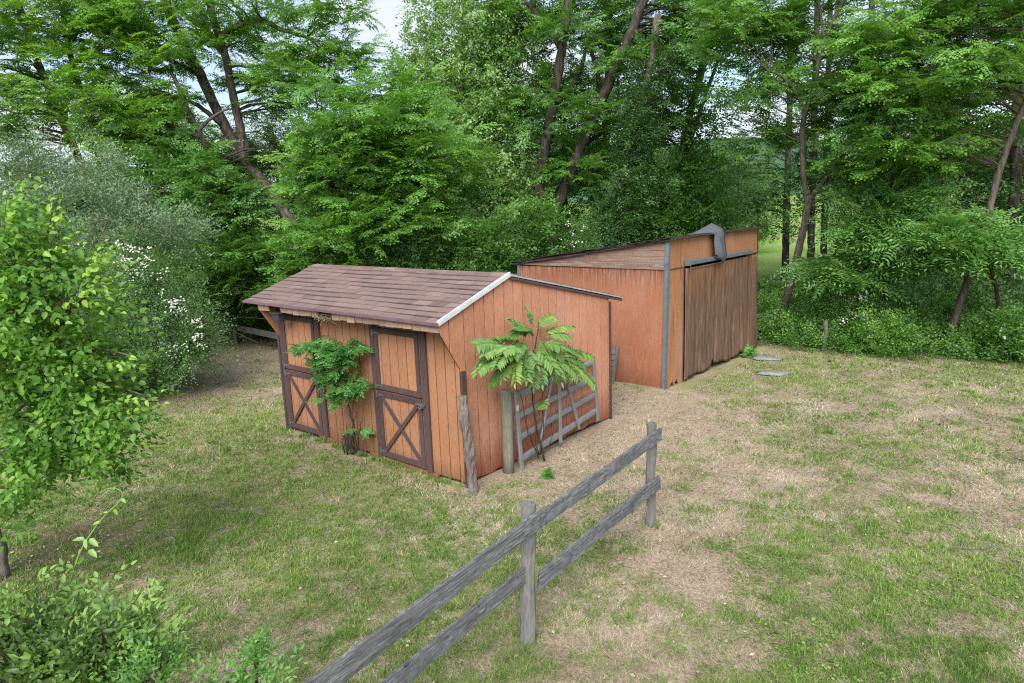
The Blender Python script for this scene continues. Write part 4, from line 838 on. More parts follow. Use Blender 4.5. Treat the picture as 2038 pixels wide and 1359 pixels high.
tree('locust_tree', 'broad layered locust with crooked low branches hanging over the stable roof', 'tree', (-4.5, 19.5),
     [stem([(700, 520), (690, 420), (660, 370), (640, 330), (655, 280)], [19.5, 19.5, 19.3, 19.0, 18.8], 0.15, 0.07, (-4.2, 19.5)), stem([(700, 415), (750, 405), (790, 340), (800, 280)], [19.5, 19.4, 19.2, 19], 0.11, 0.05), stem([(660, 370), (610, 350), (540, 330)], 19.2, 0.08, 0.04), stem([(690, 420), (760, 440), (840, 420)], 19.3, 0.07, 0.03)],
     [(700, 290, 18.5, 1.2, 1.3, 0.8, 28), (760, 250, 18.8, 1.7, 1.3, 0.9, 28), (850, 330, 18.6, 1.7, 1.2, 0.9, 28), (700, 360, 18.3, 1.9, 1.1, 0.8, 26), (675, 455, 18.0, 0.9, 1.0, 0.55, 22), (740, 440, 18.2, 1.6, 1.0, 0.6, 24), (880, 400, 18.8, 1.2, 1.0, 0.7, 16), (700, 200, 19.2, 1.5, 1.2, 0.6, 16), (800, 190, 19.5, 1.3, 1.2, 0.6, 12), (620, 500, 17.6, 0.9, 0.8, 0.4, 10)],
     'locust', 'locust', 'bark', tint0=0.58, nlimb=70)
tree('locust_tree', 'low dark-leaved locust filling the gap between the silvery bush and stable roof', 'tree', (-8.6, 20.8),
     [stem([(470, 560), (450, 480), (480, 420), (520, 380)], 20.2, 0.10, 0.04, (-7.9, 20.8)), stem([(470, 560), (520, 500), (560, 450)], 20.2, 0.08, 0.03, (-7.8, 20.8))],
     [(410, 400, 19.5, 1.1, 1.0, 0.6, 22), (480, 490, 19.3, 1.1, 1.0, 0.45, 20), (460, 520, 19.2, 1.5, 0.9, 0.8, 28), (530, 540, 19.0, 1.2, 0.8, 0.6, 20), (430, 590, 19.3, 1.1, 0.8, 0.4, 16), (600, 500, 19.4, 0.7, 0.8, 0.4, 12), (370, 350, 20, 1.0, 1, .6, 14)], 'locust', 'locust', tint0=0.36, nlimb=40)
tree('maple_tree', 'tall pale green maple with drooping leaves standing left of the twin trunks', 'tree', (-1.6, 25.5),
     [stem([(900, 540), (905, 400), (915, 250), (925, 100), (930, -60)], 25, 0.20, 0.10, (-2.0, 25.2)), stem([(905, 380), (950, 280), (985, 180)], 25, 0.08, 0.04)],
     [(930, 60, 24, 1.7, 1.5, 1.3, 34), (980, 160, 23.8, 1.5, 1.4, 1.3, 32), (920, 250, 23.8, 1.5, 1.4, 1.3, 30), (1000, 290, 23.6, 1.3, 1.2, 1.2, 24), (960, 370, 23.6, 1.5, 1.2, 1.0, 24), (1010, 30, 24.2, 1.3, 1.4, 1.1, 20), (870, 160, 24.3, 1.0, 1.2, 1.0, 18), (845, 60, 24.5, 0.6, 1, .7, 8), (800, 130, 24.5, .6, 1, .3, 5), (940, -60, 24, 2.0, 1.6, 1.0, 20), (1030, 400, 23, .9, .9, .7, 12)],
     'maple', 'maple', tint0=0.5, nlimb=50, mode='ball', flat=1.0, upb=-0.25, R_=0.7, n=14)
tree('locust_tree', 'tall tree with straight furrowed trunk, left one of the pair behind the barn', 'tree', (1.2, 24.0),
     [stem([(1066, 560), (1068, 450), (1078, 340), (1100, 215), (1118, 100), (1132, -10), (1140, -90)], 22.4, 0.165, 0.135, (1.0, 22.8)), stem([(1100, 215), (1150, 150), (1170, 80)], 23.2, 0.09, 0.05), stem([(1118, 100), (1080, 40), (1040, 0)], 23, 0.09, 0.04)],
     [(1040, 50, 23.8, 1.3, 1.0, 1.1, 18), (1180, 50, 24, 1.4, 1.1, 1.0, 18), (1060, 170, 24, 1.3, 1.0, 1.0, 12), (1165, 150, 24, 1.0, 1.0, 0.7, 11), (1110, -80, 23.4, 2.6, 1.4, 1.0, 22), (1020, 220, 23.4, 0.8, 1.0, 0.8, 9), (1130, 300, 24.2, 0.9, 1.0, 0.7, 9), (1125, 200, 21.9, .5, .4, .18, 4), (1085, 260, 21.9, .35, .4, .14, 3), (1140, 60, 21.9, .5, .4, .25, 4)], 'locust', 'locust', 'barkd', tint0=0.42, nlimb=40)
tree('locust_tree', 'tall tree with a trunk sweeping to the right, right one of the barn pair', 'tree', (1.9, 24.2),
     [stem([(1092, 560), (1100, 450), (1125, 370), (1160, 285), (1200, 190), (1245, 90), (1285, -10), (1320, -90)], 22.3, 0.165, 0.135, (1.5, 22.8)), stem([(1200, 190), (1180, 110), (1160, 40)], 23.3, 0.09, 0.05), stem([(1160, 290), (1220, 250), (1290, 220)], 23, 0.07, 0.03)],
     [(1340, 50, 23.2, 1.3, 1.2, 1.0, 18), (1230, 60, 24.4, 1.3, 1.0, 0.8, 12), (1330, 140, 22.6, 1.1, 1.1, 1.0, 16), (1270, 230, 22.8, 0.8, 1.0, 0.7, 10), (1180, 370, 23.6, 0.9, 0.9, 0.6, 9), (1330, -80, 23.2, 2.6, 1.4, 1.0, 22), (1400, 40, 23.5, 1.2, 1.2, 1.0, 16), (1190, 225, 21.8, .5, .4, .2, 5), (1150, 330, 21.8, .4, .4, .18, 4), (1240, 110, 21.8, .4, .4, .15, 3)], 'locust', 'locust', 'barkd', tint0=0.45, nlimb=40)
tree('ivy_clad_tree', 'dark ivy-wrapped tree right of the twin trunks, with white-flowering vine at its foot', 'tree', (4.2, 22.0),
     [stem([(1225, 500), (1235, 400), (1262, 280), (1290, 150), (1310, 30)], 21.5, 0.17, 0.10, (3.6, 21.6))],
     [(1262, 290, 21.3, 0.42, 0.4, 0.9, 34), (1240, 390, 21.2, 0.55, 0.5, 0.8, 34), (1285, 200, 21.4, 0.5, 0.5, 0.8, 22), (1290, 340, 21.3, 0.7, 0.6, 0.7, 18), (1215, 440, 21.0, 0.8, 0.6, 0.5, 24), (1300, 120, 21.6, 0.9, 0.8, 0.7, 14)], 'under', 'dark', tint0=0.26, nlimb=24, mode='ball', flat=1.0, R_=0.45, n=16)
tree('maple_tree', 'broad dark green maple behind the barn roof, its right side open to the sky gap', 'tree', (6.2, 25.5),
     [stem([(1345, 500), (1350, 380), (1370, 240), (1420, 60), (1440, -50)], 25, 0.18, 0.10, (6.0, 25.2)), stem([(1352, 350), (1400, 200), (1430, 120)], 25, 0.09, 0.05)],
     [(1350, 250, 24, 1.7, 1.3, 1.2, 30), (1330, 380, 23.6, 1.7, 1.2, 1.0, 32), (1400, 330, 24, 0.9, 1.0, 0.5, 12), (1400, 410, 24.5, 1.2, 1.2, 0.4, 16), (1370, 130, 24.5, 1.2, 1.2, 0.8, 14), (1430, 60, 24.5, 1.4, 1.2, 0.9, 18), (1290, 440, 23, 1.3, 1.0, 0.6, 20), (1385, 440, 23.8, 1.3, 1.0, 0.3, 14), (1400, -50, 24, 2, 2, 1, 14), (1390, 190, 24.3, .8, 1, .4, 6)],
     'dark', 'locust', tint0=0.38, nlimb=50, mode='ball', flat=0.8, R_=0.65, n=13)
tb_ = G(1552, 652)
tree('leaning_tree', 'slender grey-barked forked tree leaning over the undergrowth just right of the barn', 'tree', tb_,
     [([tb_+np.array([0, 0, -0.1]), W(1568, 585, 18.9), W(1590, 495, 18.8), W(1607, 410, 18.7), W(1605, 380, 18.7)], 0.105, 0.09),
      ([W(1606, 390, 18.7), W(1598, 330, 18.7), W(1600, 235, 18.6), W(1622, 175, 18.5), W(1628, 130, 18.4), W(1650, 60, 18.3), W(1680, -5, 18.2), W(1700, -70, 18.2)], 0.075, 0.05),
      ([W(1610, 400, 18.7), W(1640, 360, 18.5), W(1672, 310, 18.3), W(1705, 270, 18.1), W(1760, 215, 17.9)], 0.055, 0.03), ([W(1601, 230, 18.6), W(1588, 190, 18.5), W(1560, 155, 18.3), W(1530, 140, 18.1)], 0.05, 0.025),
      ([W(1640, 85, 18.3), W(1635, 40, 18.5), W(1625, -20, 18.5)], 0.04, 0.03)],
     [(1540, 90, 19.5, 1.3, 1.1, 0.6, 20), (1520, 180, 19.2, 0.8, 0.9, 0.3, 8), (1730, 70, 18.4, 1.0, 1.0, 0.5, 12), (1740, 170, 18.0, 1.2, 1.0, 0.6, 20), (1690, 150, 20, 1.0, .9, .5, 10), (1810, 170, 17.6, 1.2, 1.1, 0.6, 16), (1600, -50, 19, 2.2, 1.6, 0.7, 22), (1480, 30, 18.8, 1.2, 1, .6, 14), (1540, 270, 20, 0.8, 0.9, 0.4, 9), (1660, 240, 20.2, .9, .9, .5, 10), (1740, 330, 18.2, 0.9, 0.9, 0.45, 14), (1640, 330, 20.4, .9, .9, .4, 8)], 'locust', 'locust', 'bark2', tint0=0.50, nlimb=60, rl=0.035)
tb_ = G(1880, 695)
tree('leaning_tree', 'grey tree trunk leaning hard to the right near the right edge, bare above the undergrowth', 'tree', tb_,
     [([tb_+np.array([0, 0, -0.1]), W(1905, 620, 15.8), W(1935, 525, 15.8), W(1965, 430, 15.7), W(1992, 330, 15.7), W(2025, 240, 15.6), W(2070, 130, 15.5), W(2110, 0, 15.4)], 0.085, 0.06)],
     [(1930, 60, 16.8, 1.7, 0.9, 0.7, 26), (1960, 160, 16.9, 1.1, 0.7, 0.5, 12), (1880, 150, 15.4, 1.4, 1.1, 0.5, 20), (1800, 60, 16, 1.3, 1.1, 0.5, 15), (1930, 260, 16.9, 0.8, 0.7, 0.35, 7), (2080, 60, 15, 1.5, 1.3, .8, 14), (1930, -60, 15.4, 2.0, 1.4, 0.7, 20), (1780, 270, 16.2, 1.3, 1.0, 0.4, 13), (1860, 300, 16.2, 1.1, .9, .4, 10)], 'locust', 'locust', 'bark2', tint0=0.58, nlimb=45, rl=0.03)
tb_ = np.array([9.2, 17.4, 0])
tree('walnut_sapling', 'young walnut with long hanging leaflets between the two leaning trunks', 'tree', tb_,
     [([tb_, W(1760, 590, 17.2), W(1770, 500, 17.1), W(1765, 420, 17), W(1780, 340, 17)], 0.07, 0.03), ([W(1765, 560, 17.2), W(1720, 520, 16.9), W(1670, 520, 16.6)], 0.035, 0.015)],
     [(1745, 450, 16.6, 0.8, 0.8, 0.5, 22), (1785, 500, 16.3, 0.9, 0.8, 0.35, 22), (1710, 540, 16.5, 0.8, 0.8, 0.2, 18), (1770, 380, 16.8, 0.7, 0.8, 0.4, 14), (1830, 470, 16.4, 0.7, 0.8, 0.2, 9), (1665, 535, 16.8, 0.45, 0.7, 0.15, 7)], 'walnut', 'walnut', 'twig', tint0=0.36, nlimb=40, R_=0.5, n=7, rl=0.02)
tb_ = np.array([11.4, 15.6, 0])
tree('walnut_sapling', 'young walnut with drooping leaves reaching across the leaning trunk at the right edge', 'tree', tb_,
     [([tb_, W(1985, 590, 15.4), W(1970, 520, 15.2), W(1960, 440, 15)], 0.06, 0.025), ([W(1980, 560, 15.4), W(1920, 500, 14.9), W(1880, 480, 14.7)], 0.03, 0.012)],
     [(1880, 470, 15.0, 0.6, 0.6, 0.25, 16), (1950, 485, 14.7, 0.6, 0.6, 0.15, 12), (1900, 445, 15.6, 0.7, 0.6, 0.2, 10), (2030, 490, 14.9, 0.6, 0.6, 0.3, 14), (1850, 420, 16.6, 0.6, .5, .2, 7)], 'walnut', 'walnut', 'twig', tint0=0.42, nlimb=36, R_=0.5, n=7, rl=0.02)

# trunks seen against the meadow and their dark crowns
for i, (px, r_, lb, lobes) in enumerate([
    (1566, 0.14, 'straight dark trunk against the bright meadow, left of the three beyond the leaning tree', [(1530, 330, 30, 2.0, 1.8, 1.3, 26), (1560, 200, 30, 2.0, 1.8, 1.5, 22), (1510, 415, 30, 1.3, 1.2, 0.5, 16), (1560, 440, 29, .8, .8, .3, 7), (1560, 60, 30, 2.6, 2, 1.5, 24)]),
    (1616, 0.15, 'thick dark trunk beyond the leaning tree, middle one of the three against the meadow', [(1640, 400, 30, 1.5, 1.4, 0.6, 16), (1650, 260, 31, 1.9, 1.8, 1.3, 20), (1670, 110, 31, 2.6, 2, 1.5, 22), (1600, -40, 31, 3, 2, 1.5, 18)]),
    (1642, 0.14, 'dark trunk beyond the leaning tree, right one of the three against the meadow', [(1730, 380, 31, 2.0, 1.5, 0.8, 22), (1760, 290, 31, 2.3, 1.8, 1.2, 26), (1720, 180, 32, 2.3, 1.8, 1.2, 18), (1800, 60, 31, 2.6, 2, 1.5, 20)]),
    (1725, 0.14, 'dark trunk rising behind the young walnut leaves', [(1830, 340, 27, 2.3, 1.8, 0.9, 28), (1880, 440, 27, 1.7, 1.4, 0.8, 26), (1800, 230, 27, 2.0, 1.6, 1.0, 18), (1720, 440, 27, 1.3, 1.2, 0.7, 12)]),
    (1865, 0.15, 'thick dark trunk standing left of the right-hand leaning tree, deep in the wood', [(1960, 320, 24, 2.0, 1.6, 0.9, 26), (2010, 200, 24, 1.9, 1.6, 1.2, 22), (1900, 200, 24, 1.7, 1.6, 0.9, 14), (1920, 50, 24, 2.5, 2, 1.2, 20), (1990, 430, 24, 1.6, 1.3, 0.9, 22)]),
    (2020, 0.17, 'massive dark trunk at the right edge of the picture behind the leaning tree', [(2080, 400, 21, 1.6, 1.4, 1.5, 26), (2060, 260, 21, 1.6, 1.5, 1.2, 22), (2090, 80, 21, 2.2, 1.8, 1.4, 22)])]):
    Yt = lobes[0][2]; bx = W(px, 500, Yt); tree('forest_tree', lb, 'tree', (bx[0], bx[1]), [stem([(px-2, 470), (px, 380), (px+4, 260), (px+8, 120), (px+12, -40)], Yt, r_*1.1, r_*0.7, (bx[0], bx[1]))], lobes, 'dark', 'dark', 'barkd', tint0=0.40, nlimb=30, R_=0.9, flat=0.22, n=9, scale=1.1, tvar=0.12)
for i, (px, Yt, r_, top, lb) in enumerate([(860, 27, 0.17, 330, 'dark upright trunk seen in the shade left of the barn roof'), (1205, 29, 0.18, 20, 'straight trunk rising behind the sweeping twin trunk'), (800, 23, 0.10, 440, 'thin crooked trunk in the shade just above the stable ridge'), (980, 26, .09, 440, 'thin leaning stem in the shade above the stable ridge, nearest the barn')]):
    bx = W(px, 500, Yt); tree('forest_tree', lb, 'tree', (bx[0], bx[1]), [stem([(px, 470), (px-6, 400), (px+5, (400+top)/2), (px+6, top)], Yt, r_, r_*0.8, (bx[0]+.1, bx[1]))],
        [(px, top-30, Yt-0.5, 1.9, 1.6, 1.0, 24), (px+40, top+50, Yt, 1.4, 1.2, 0.6, 12)], 'dark', 'dark', 'barkd', tint0=0.42, nlimb=16, R_=0.85, flat=0.22, n=12, scale=1.1)

# second and third rows of the wood, copied from three shapes
def proto(kind, mt, seed, h, wd, n, tint0, mode='plate', R_=1.1, nn=12, scale=1.25, low=0.15):
    t = thing('forest_tree', 'x', 'tree', (0, -60, 0)); mb = MB()
    m_ = n; z = h*(low+(1-low)*rng.uniform(0, 1, m_)**0.85); a = rng.uniform(0, 2*math.pi, m_); rr = wd*(0.35+0.65*np.sin(np.clip((z/h-low)/(1-low), 0, 1)*math.pi*0.85+0.35))*np.sqrt(rng.uniform(0.1, 1, m_))
    C = np.stack([np.cos(a)*rr, np.sin(a)*rr, z], -1)
    skeleton(mb, [([(0, 0, -0.3), (0.1, 0, h*0.3), (-0.15, 0.1, h*0.6), (0.1, 0, h*0.93)], 0.2, 0.07)], C, 34); mb.build('trunk', M['bark'], t, True, False)
    lv = Leaves(); clumps_to_leaves(lv, kind, C, R_*rng.uniform(0.7, 1.25, m_), 0.22 if mode == 'plate' else 0.9, nn, scale, tint0, 0.12, 0.1, mode, 0.15); lv.build('crown', M[mt], t); return t
pr = [proto('dark', 'dark', 1, 14, 3.0, 150, 0.42), proto('back', 'locust', 2, 13, 3.2, 130, 0.45, 'plate', 1.2, 11, 0.9), proto('dark', 'locust', 3, 12, 2.8, 150, 0.40, 'ball', 0.9, 12, 1.2)]
spots = [(-60, 30, 0, .50, 'rear tree at the left edge, behind the thin yellow-green locust stems'), (90, 28, 2, .48, 'rear tree behind the left half of the silvery bush'), (200, 29, 1, .48, 'rear tree behind the right half of the silvery bush'),
 (300, 27, 0, .50, 'rear tree behind the slim bare-stemmed grey tree'), (390, 30, 2, .66, 'rear tree left of the forked locust trunk'), (480, 28, 1, .55, 'rear tree just under the fork of the big locust'), (570, 30, 0, .55, 'rear tree behind the foot of the big forked locust'),
 (650, 28, 2, .52, 'rear tree behind the left part of the layered locust'), (740, 31, 1, .58, 'rear tree behind the middle of the layered locust, below the sky gap'), (810, 28, 0, .58, 'rear tree behind the right part of the layered locust'), (880, 31, 2, .75, 'rear tree just left of the pale maple'),
 (960, 29, 0, .66, 'rear tree behind the pale maple'), (1040, 31, 1, .72, 'rear tree showing between the pale maple and the twin trunks'), (1130, 29, 2, .72, 'rear tree showing between the two twin trunks'), (1230, 31, 0, .70, 'rear tree behind the ivy-clad tree'), (1320, 29, 1, .52, 'rear tree behind the broad maple over the barn roof'),
 (1390, 34, 2, .46, 'low rear tree left of the sky gap and blue-green hill'), (1435, 43, 0, .47, 'low far tree seen through the gap just left of the blue-green hill'), (1505, 45, 2, .46, 'low far tree standing in front of the distant hill'), (1465, 38, 0, .40, 'lowest far tree at the left rim of the meadow opening'), (1400, 46, 1, .50, 'far tree behind the broad maple, left of the hill'), (1720, 40, 2, .48, 'rear tree right of the meadow opening'), (1800, 34, 0, .50, 'rear tree behind the left young walnut'), (1890, 30, 1, .48, 'rear tree behind the bare leaning trunk at the right'), (1975, 28, 2, .50, 'rear tree behind the right young walnut'), (2080, 27, 0, .52, 'rear tree at the right edge'), (-180, 27, 1, .7, 'outermost rear tree at the left, barely in the picture'), (2190, 25, 1, .7, 'outermost rear tree at the right, barely in the picture')]
first = {}
for i, (px, Yt, k, sc, lb) in enumerate(spots):
    p = W(px, 520, Yt); loc = (p[0], p[1], float(ground_z(p[0], p[1])-0.1)); rz = random.uniform(0, 6.28)
    if k not in first: first[k] = 1; o = pr[k]; o.location = loc; o.rotation_euler = (0, 0, rz); o.scale = (sc, sc, sc); o['label'] = lb; o['group'] = 'rear trees of the wood'
    else: dup(pr[k], loc, rz, sc, lb, 'rear trees of the wood')

# ------------------------------------------------------------------ shrubs
ob = np.array([-8.6, 15.9, 0])
tree('silver_bush', 'big silvery grey-green olive bush at the left with arching pale leaves', 'bush', ob,
     [([ob, ob+[-.2, 0, 1.0], W(180, 560, 15.4), W(150, 420, 15)], 0.09, 0.03), ([ob, ob+[.3, -.1, 1.0], W(270, 480, 14.8), W(300, 420, 14.6)], 0.07, 0.02), ([ob, ob+[.2, .1, .6], W(330, 620, 14.6)], 0.06, 0.02), ([ob+[-.1, .1, 0], ob+[-.6, 0, .6], W(80, 600, 15.2), W(60, 400, 15.4)], 0.08, 0.02)],
     [(20, 345, 15.6, .55, .6, .38, 14), (85, 335, 15.7, .5, .6, .36, 14), (150, 372, 15.5, .4, .5, .34, 9), (205, 345, 15.5, .26, .4, .42, 9), (200, 410, 15.1, .5, .5, .35, 14), (120, 425, 15.0, .55, .5, .34, 15), (40, 425, 15.1, .5, .5, .36, 13), (255, 425, 14.9, .45, .5, .34, 13), (275, 480, 14.7, .35, .4, .25, 8),
      (345, 470, 14.6, .42, .4, .20, 11), (375, 480, 14.5, .2, .3, .14, 5), (310, 510, 14.6, .35, .4, .22, 7), (190, 490, 14.7, .5, .5, .35, 12), (90, 500, 14.8, .55, .5, .35, 12), (20, 520, 14.9, .5, .5, .35, 10), (150, 560, 14.5, .5, .5, .35, 10), (230, 590, 14.5, .45, .5, .32, 9), (60, 600, 14.7, .6, .5, .4, 12),
      (290, 610, 14.2, .45, .4, .3, 12), (345, 630, 14.1, .35, .4, .3, 9), (385, 660, 14.0, .28, .4, .3, 9), (330, 690, 14.0, .45, .4, .28, 12), (270, 680, 14.1, .4, .4, .3, 9), (190, 660, 14.4, .55, .5, .4, 12), (90, 690, 14.6, .6, .5, .4, 12), (385, 705, 14.0, .25, .3, .18, 6), (220, 740, 14.3, .6, .5, .25, 10), (120, 760, 14.4, .6, .5, .3, 10), (310, 735, 14.1, .4, .4, .16, 6)],
     'olive', 'olive', 'twig', R_=0.28, flat=1.0, n=8, bias=(0.15, -0.15, 0.15), tint0=0.44, nlimb=90, mode='ball', upb=0.5, tvar=0.13, rl=0.03, parts=('stem', 'foliage'), topb=0.25)
def flowers(name, parent, base, spotsl, per, size):
    for px, py, Y, rx, n in spotsl:
        c0 = W(px, py, Y); lv = MB()
        for i in range(n):
            c_ = c0+np.array([random.gauss(0, rx), random.gauss(0, rx*0.5), random.gauss(0, rx*0.6)])
            for j in range(per):
                q = c_+rng.normal(0, 0.035, 3); nn = unit(np.array([random.gauss(0, .5), -0.7+random.gauss(0, .3), 0.7+random.gauss(0, .3)])); u = unit(np.cross(nn, [0.3, 0.2, 1])); v = np.cross(nn, u); r_ = size*random.uniform(0.7, 1.2)
                vs = [q+nn*0.004]+[q+(u*math.cos(t)+v*math.sin(t))*r_*(1 if k % 2 == 0 else 0.72)+nn*0.006*(k % 2) for k, t in enumerate(np.arange(10)*0.2*math.pi)]
                lv.add([p-base for p in vs], [(0, k+1, (k+1) % 10+1) for k in range(10)])
        lv.build('flower_cluster', M['petal'], parent, False, False)
rb = np.array([-8.2, 14.6, 0])
rs = tree('rose_bush', 'dark green rose bush with white flower clusters, growing through the silvery bush', 'bush', rb,
     [([rb, W(300, 640, 14.2), W(280, 540, 13.9)], 0.03, 0.012), ([rb, W(340, 660, 14.1), W(380, 640, 13.9)], 0.03, 0.01), ([rb, W(250, 600, 14.2), W(240, 530, 13.9)], 0.03, 0.01)],
     [(280, 540, 13.95, 0.62, 0.4, 0.5, 34), (360, 620, 13.9, 0.42, 0.4, 0.55, 30), (370, 690, 13.8, 0.38, 0.4, 0.4, 24), (260, 610, 13.9, 0.5, 0.4, 0.4, 20), (300, 700, 13.9, 0.8, 0.5, 0.4, 24), (140, 560, 14.0, 0.5, 0.4, 0.4, 12)], 'rose', 'rose', 'twig', R_=0.30, flat=0.9, n=8, tint0=0.36, nlimb=30, mode='ball', rl=0.012, parts=('stem', 'foliage'))
flowers('flowers', rs, rb, [(248, 487, 13.62, .05, 5), (262, 492, 13.6, .06, 6), (290, 500, 13.6, .06, 5), (240, 520, 13.55, .10, 10), (262, 522, 13.55, .08, 8), (285, 525, 13.55, .06, 6), (300, 512, 13.55, .05, 4), (255, 545, 13.5, .12, 6), (285, 550, 13.5, .12, 7), (320, 540, 13.5, .08, 4), (215, 560, 13.5, .06, 8), (335, 600, 13.5, .12, 14), (355, 615, 13.5, .12, 14), (385, 645, 13.45, .10, 12), (395, 670, 13.4, .08, 9), (360, 690, 13.4, .12, 8), (345, 705, 13.4, .08, 5), (400, 690, 13.4, .05, 4), (150, 490, 13.6, .08, 3), (265, 580, 13.5, .12, 4)], 3, 0.021)

pb_ = G(6, 1150)
tree('pear_tree', 'young pear tree with bright green leaves at the left edge before the silvery bush', 'tree', pb_,
     [([pb_, pb_+[0.02, 0, 0.5], pb_+[-0.12, 0, 1.1], pb_+[-0.3, -0.2, 1.9], pb_+[-0.4, -.3, 3.1]], 0.07, 0.035), ([pb_+[-.05, 0, .9], W(90, 960, 6.4), W(180, 880, 6.1), W(290, 830, 5.9)], 0.028, 0.006), ([pb_+[-.12, 0, 1.2], W(60, 860, 6.5), W(160, 760, 6.2), W(300, 790, 5.8)], 0.026, 0.006),
      ([pb_+[-.2, -.1, 1.5], W(60, 740, 6.3), W(140, 620, 6.0), W(215, 560, 5.7)], 0.022, 0.005), ([pb_+[-.3, -.2, 1.9], W(40, 580, 6.2), W(90, 480, 6.0), W(105, 410, 5.9)], 0.02, 0.005), ([pb_+[-.2, -.1, 1.3], W(80, 780, 6.2), W(180, 700, 6), W(270, 710, 5.8)], 0.02, 0.005)],
     [(0, 470, 6.0, 0.26, 0.35, 0.18, 18), (40, 520, 6.0, 0.30, 0.35, 0.18, 22), (0, 600, 6.1, 0.30, 0.4, 0.24, 20), (85, 570, 5.9, 0.28, 0.3, 0.12, 16), (120, 610, 5.9, 0.20, 0.3, 0.07, 9), (60, 670, 6.0, 0.34, 0.4, 0.15, 20), (130, 705, 6.0, 0.26, 0.3, 0.08, 12), (165, 725, 5.9, .2, .2, .05, 7), (20, 750, 6.1, 0.34, 0.4, 0.18, 20), (150, 790, 6.0, 0.30, 0.3, 0.08, 15), (90, 830, 6.1, 0.38, 0.35, 0.14, 22),
      (215, 820, 5.9, 0.28, 0.3, 0.05, 12), (190, 880, 6.0, 0.28, 0.3, 0.06, 13), (30, 880, 6.2, 0.36, 0.4, 0.14, 20), (100, 920, 6.1, 0.30, 0.3, 0.06, 11), (0, 950, 6.2, 0.26, 0.35, 0.14, 11), (-20, 690, 6.2, .35, .4, .4, 14), (0, 415, 6.1, .12, .3, .10, 4), (-80, 600, 6.1, .4, .5, .9, 24), (-20, 1010, 6.2, .12, .2, .06, 4)],
     'pear', 'pear', 'bark', bias=(0.75, 0, 0.02), R_=0.13, flat=0.5, n=3, scale=1.0, tint0=0.30, nlimb=70, mode='plate', upb=0.05, rl=0.010, tvar=0.12)
tips = Leaves(); pt = [(205, 485, 5.5, (.6, 0, .7)), (100, 400, 5.7, (.2, 0, 1)), (140, 470, 5.6, (.8, 0, .4)), (215, 560, 5.5, (.7, 0, .25)), (275, 712, 5.6, (1, 0, .1)), (310, 785, 5.6, (1, 0, .12)), (250, 800, 5.7, (1, 0, .15)), (230, 600, 5.6, (1, 0, -.1)), (60, 985, 5.9, (.6, 0, -.6)), (190, 495, 5.5, (.5, 0, .8)), (265, 865, 5.7, (1, 0, 0)), (15, 385, 5.8, (.3, 0, 1)), (185, 590, 5.6, (1, 0, .2))]
tm = MB()
for px, py, Y, d in pt:
    d = unit(np.array(d)); b = W(px, py, Y)-d*0.30
    put_sprays(tips, 'pear', np.array([b]), np.array([d]), np.array([[0, -.3, 1.]]), np.array([0.85]), np.array([0.85])); limb(tm, b-d*0.25-np.array([0.05, -.1, .03]), b+d*0.28, 0.006, 0.002, 0.02)
par = [o for o in bpy.data.objects if o.name == 'pear_tree'][0]
tips.build('shoot_leaves', M['pear'], par, (pb_[0], pb_[1], 0)); tm.v = [tuple(np.array(v)-np.array([pb_[0], pb_[1], 0])) for v in tm.v]; tm.build('shoots', M['twig'], par, True, False)

nb = np.array([-2.3, 3.1, 0])
tree('near_bush', 'grey-green small-leaved bush in the bottom left corner closest to the camera', 'bush', nb,
     [([nb, nb+[0, .1, .7], W(80, 1250, 3.5)], 0.03, 0.01), ([nb, nb+[.2, .1, .7], W(200, 1230, 3.5)], 0.025, 0.008), ([nb, nb+[.3, .1, .6], W(270, 1290, 3.5)], 0.012, 0.004)],
     [(40, 1290, 3.6, 0.20, 0.22, 0.06, 14), (130, 1300, 3.6, 0.18, 0.22, 0.06, 13), (200, 1305, 3.55, 0.12, 0.2, 0.05, 9), (80, 1320, 3.5, 0.25, 0.25, 0.10, 22), (235, 1295, 3.5, 0.12, 0.18, 0.08, 12), (190, 1340, 3.45, 0.20, 0.2, 0.08, 18), (60, 1390, 3.4, 0.3, 0.25, 0.12, 20), (280, 1265, 3.55, 0.07, 0.1, 0.03, 4), (-40, 1280, 3.5, .2, .25, .15, 12), (150, 1230, 3.6, .04, .08, .04, 3)],
     'olive_near', 'olive_dark', 'twig', R_=0.11, flat=0.8, n=3, scale=1.0, tint0=0.52, nlimb=60, mode='ball', upb=0.5, rl=0.006, tvar=0.13, parts=('stem', 'foliage'))
for lb, base_, lobes, stems in [('bright green leafy shoots rising at the bottom edge, right of the near corner bush', (-1.75, 2.9, 0), [(310, 1345, 3.3, 0.08, 0.1, 0.05, 6), (280, 1365, 3.3, .10, .1, .06, 6)], [(330, 1300)]),
                         ('thin upright leafy shoot at the bottom edge, left of the fence rails', (-1.35, 2.95, 0), [(512, 1318, 3.3, 0.015, 0.03, 0.05, 3), (505, 1360, 3.3, 0.06, 0.06, 0.02, 4), (440, 1368, 3.3, .04, .05, .02, 2)], [(518, 1262)])]:
    tree('shoot', lb, 'shoot', base_, [([np.array(base_), W(stems[0][0]-8, 1350, 3.3), W(stems[0][0], stems[0][1], 3.3)], 0.010, 0.002)], lobes, 'olive_near', 'walnut', 'twig', R_=0.07, flat=0.9, n=4, scale=0.75, tint0=0.5, nlimb=8, mode='ball', upb=0.7, rl=0.003, parts=('stem', 'leaves'))

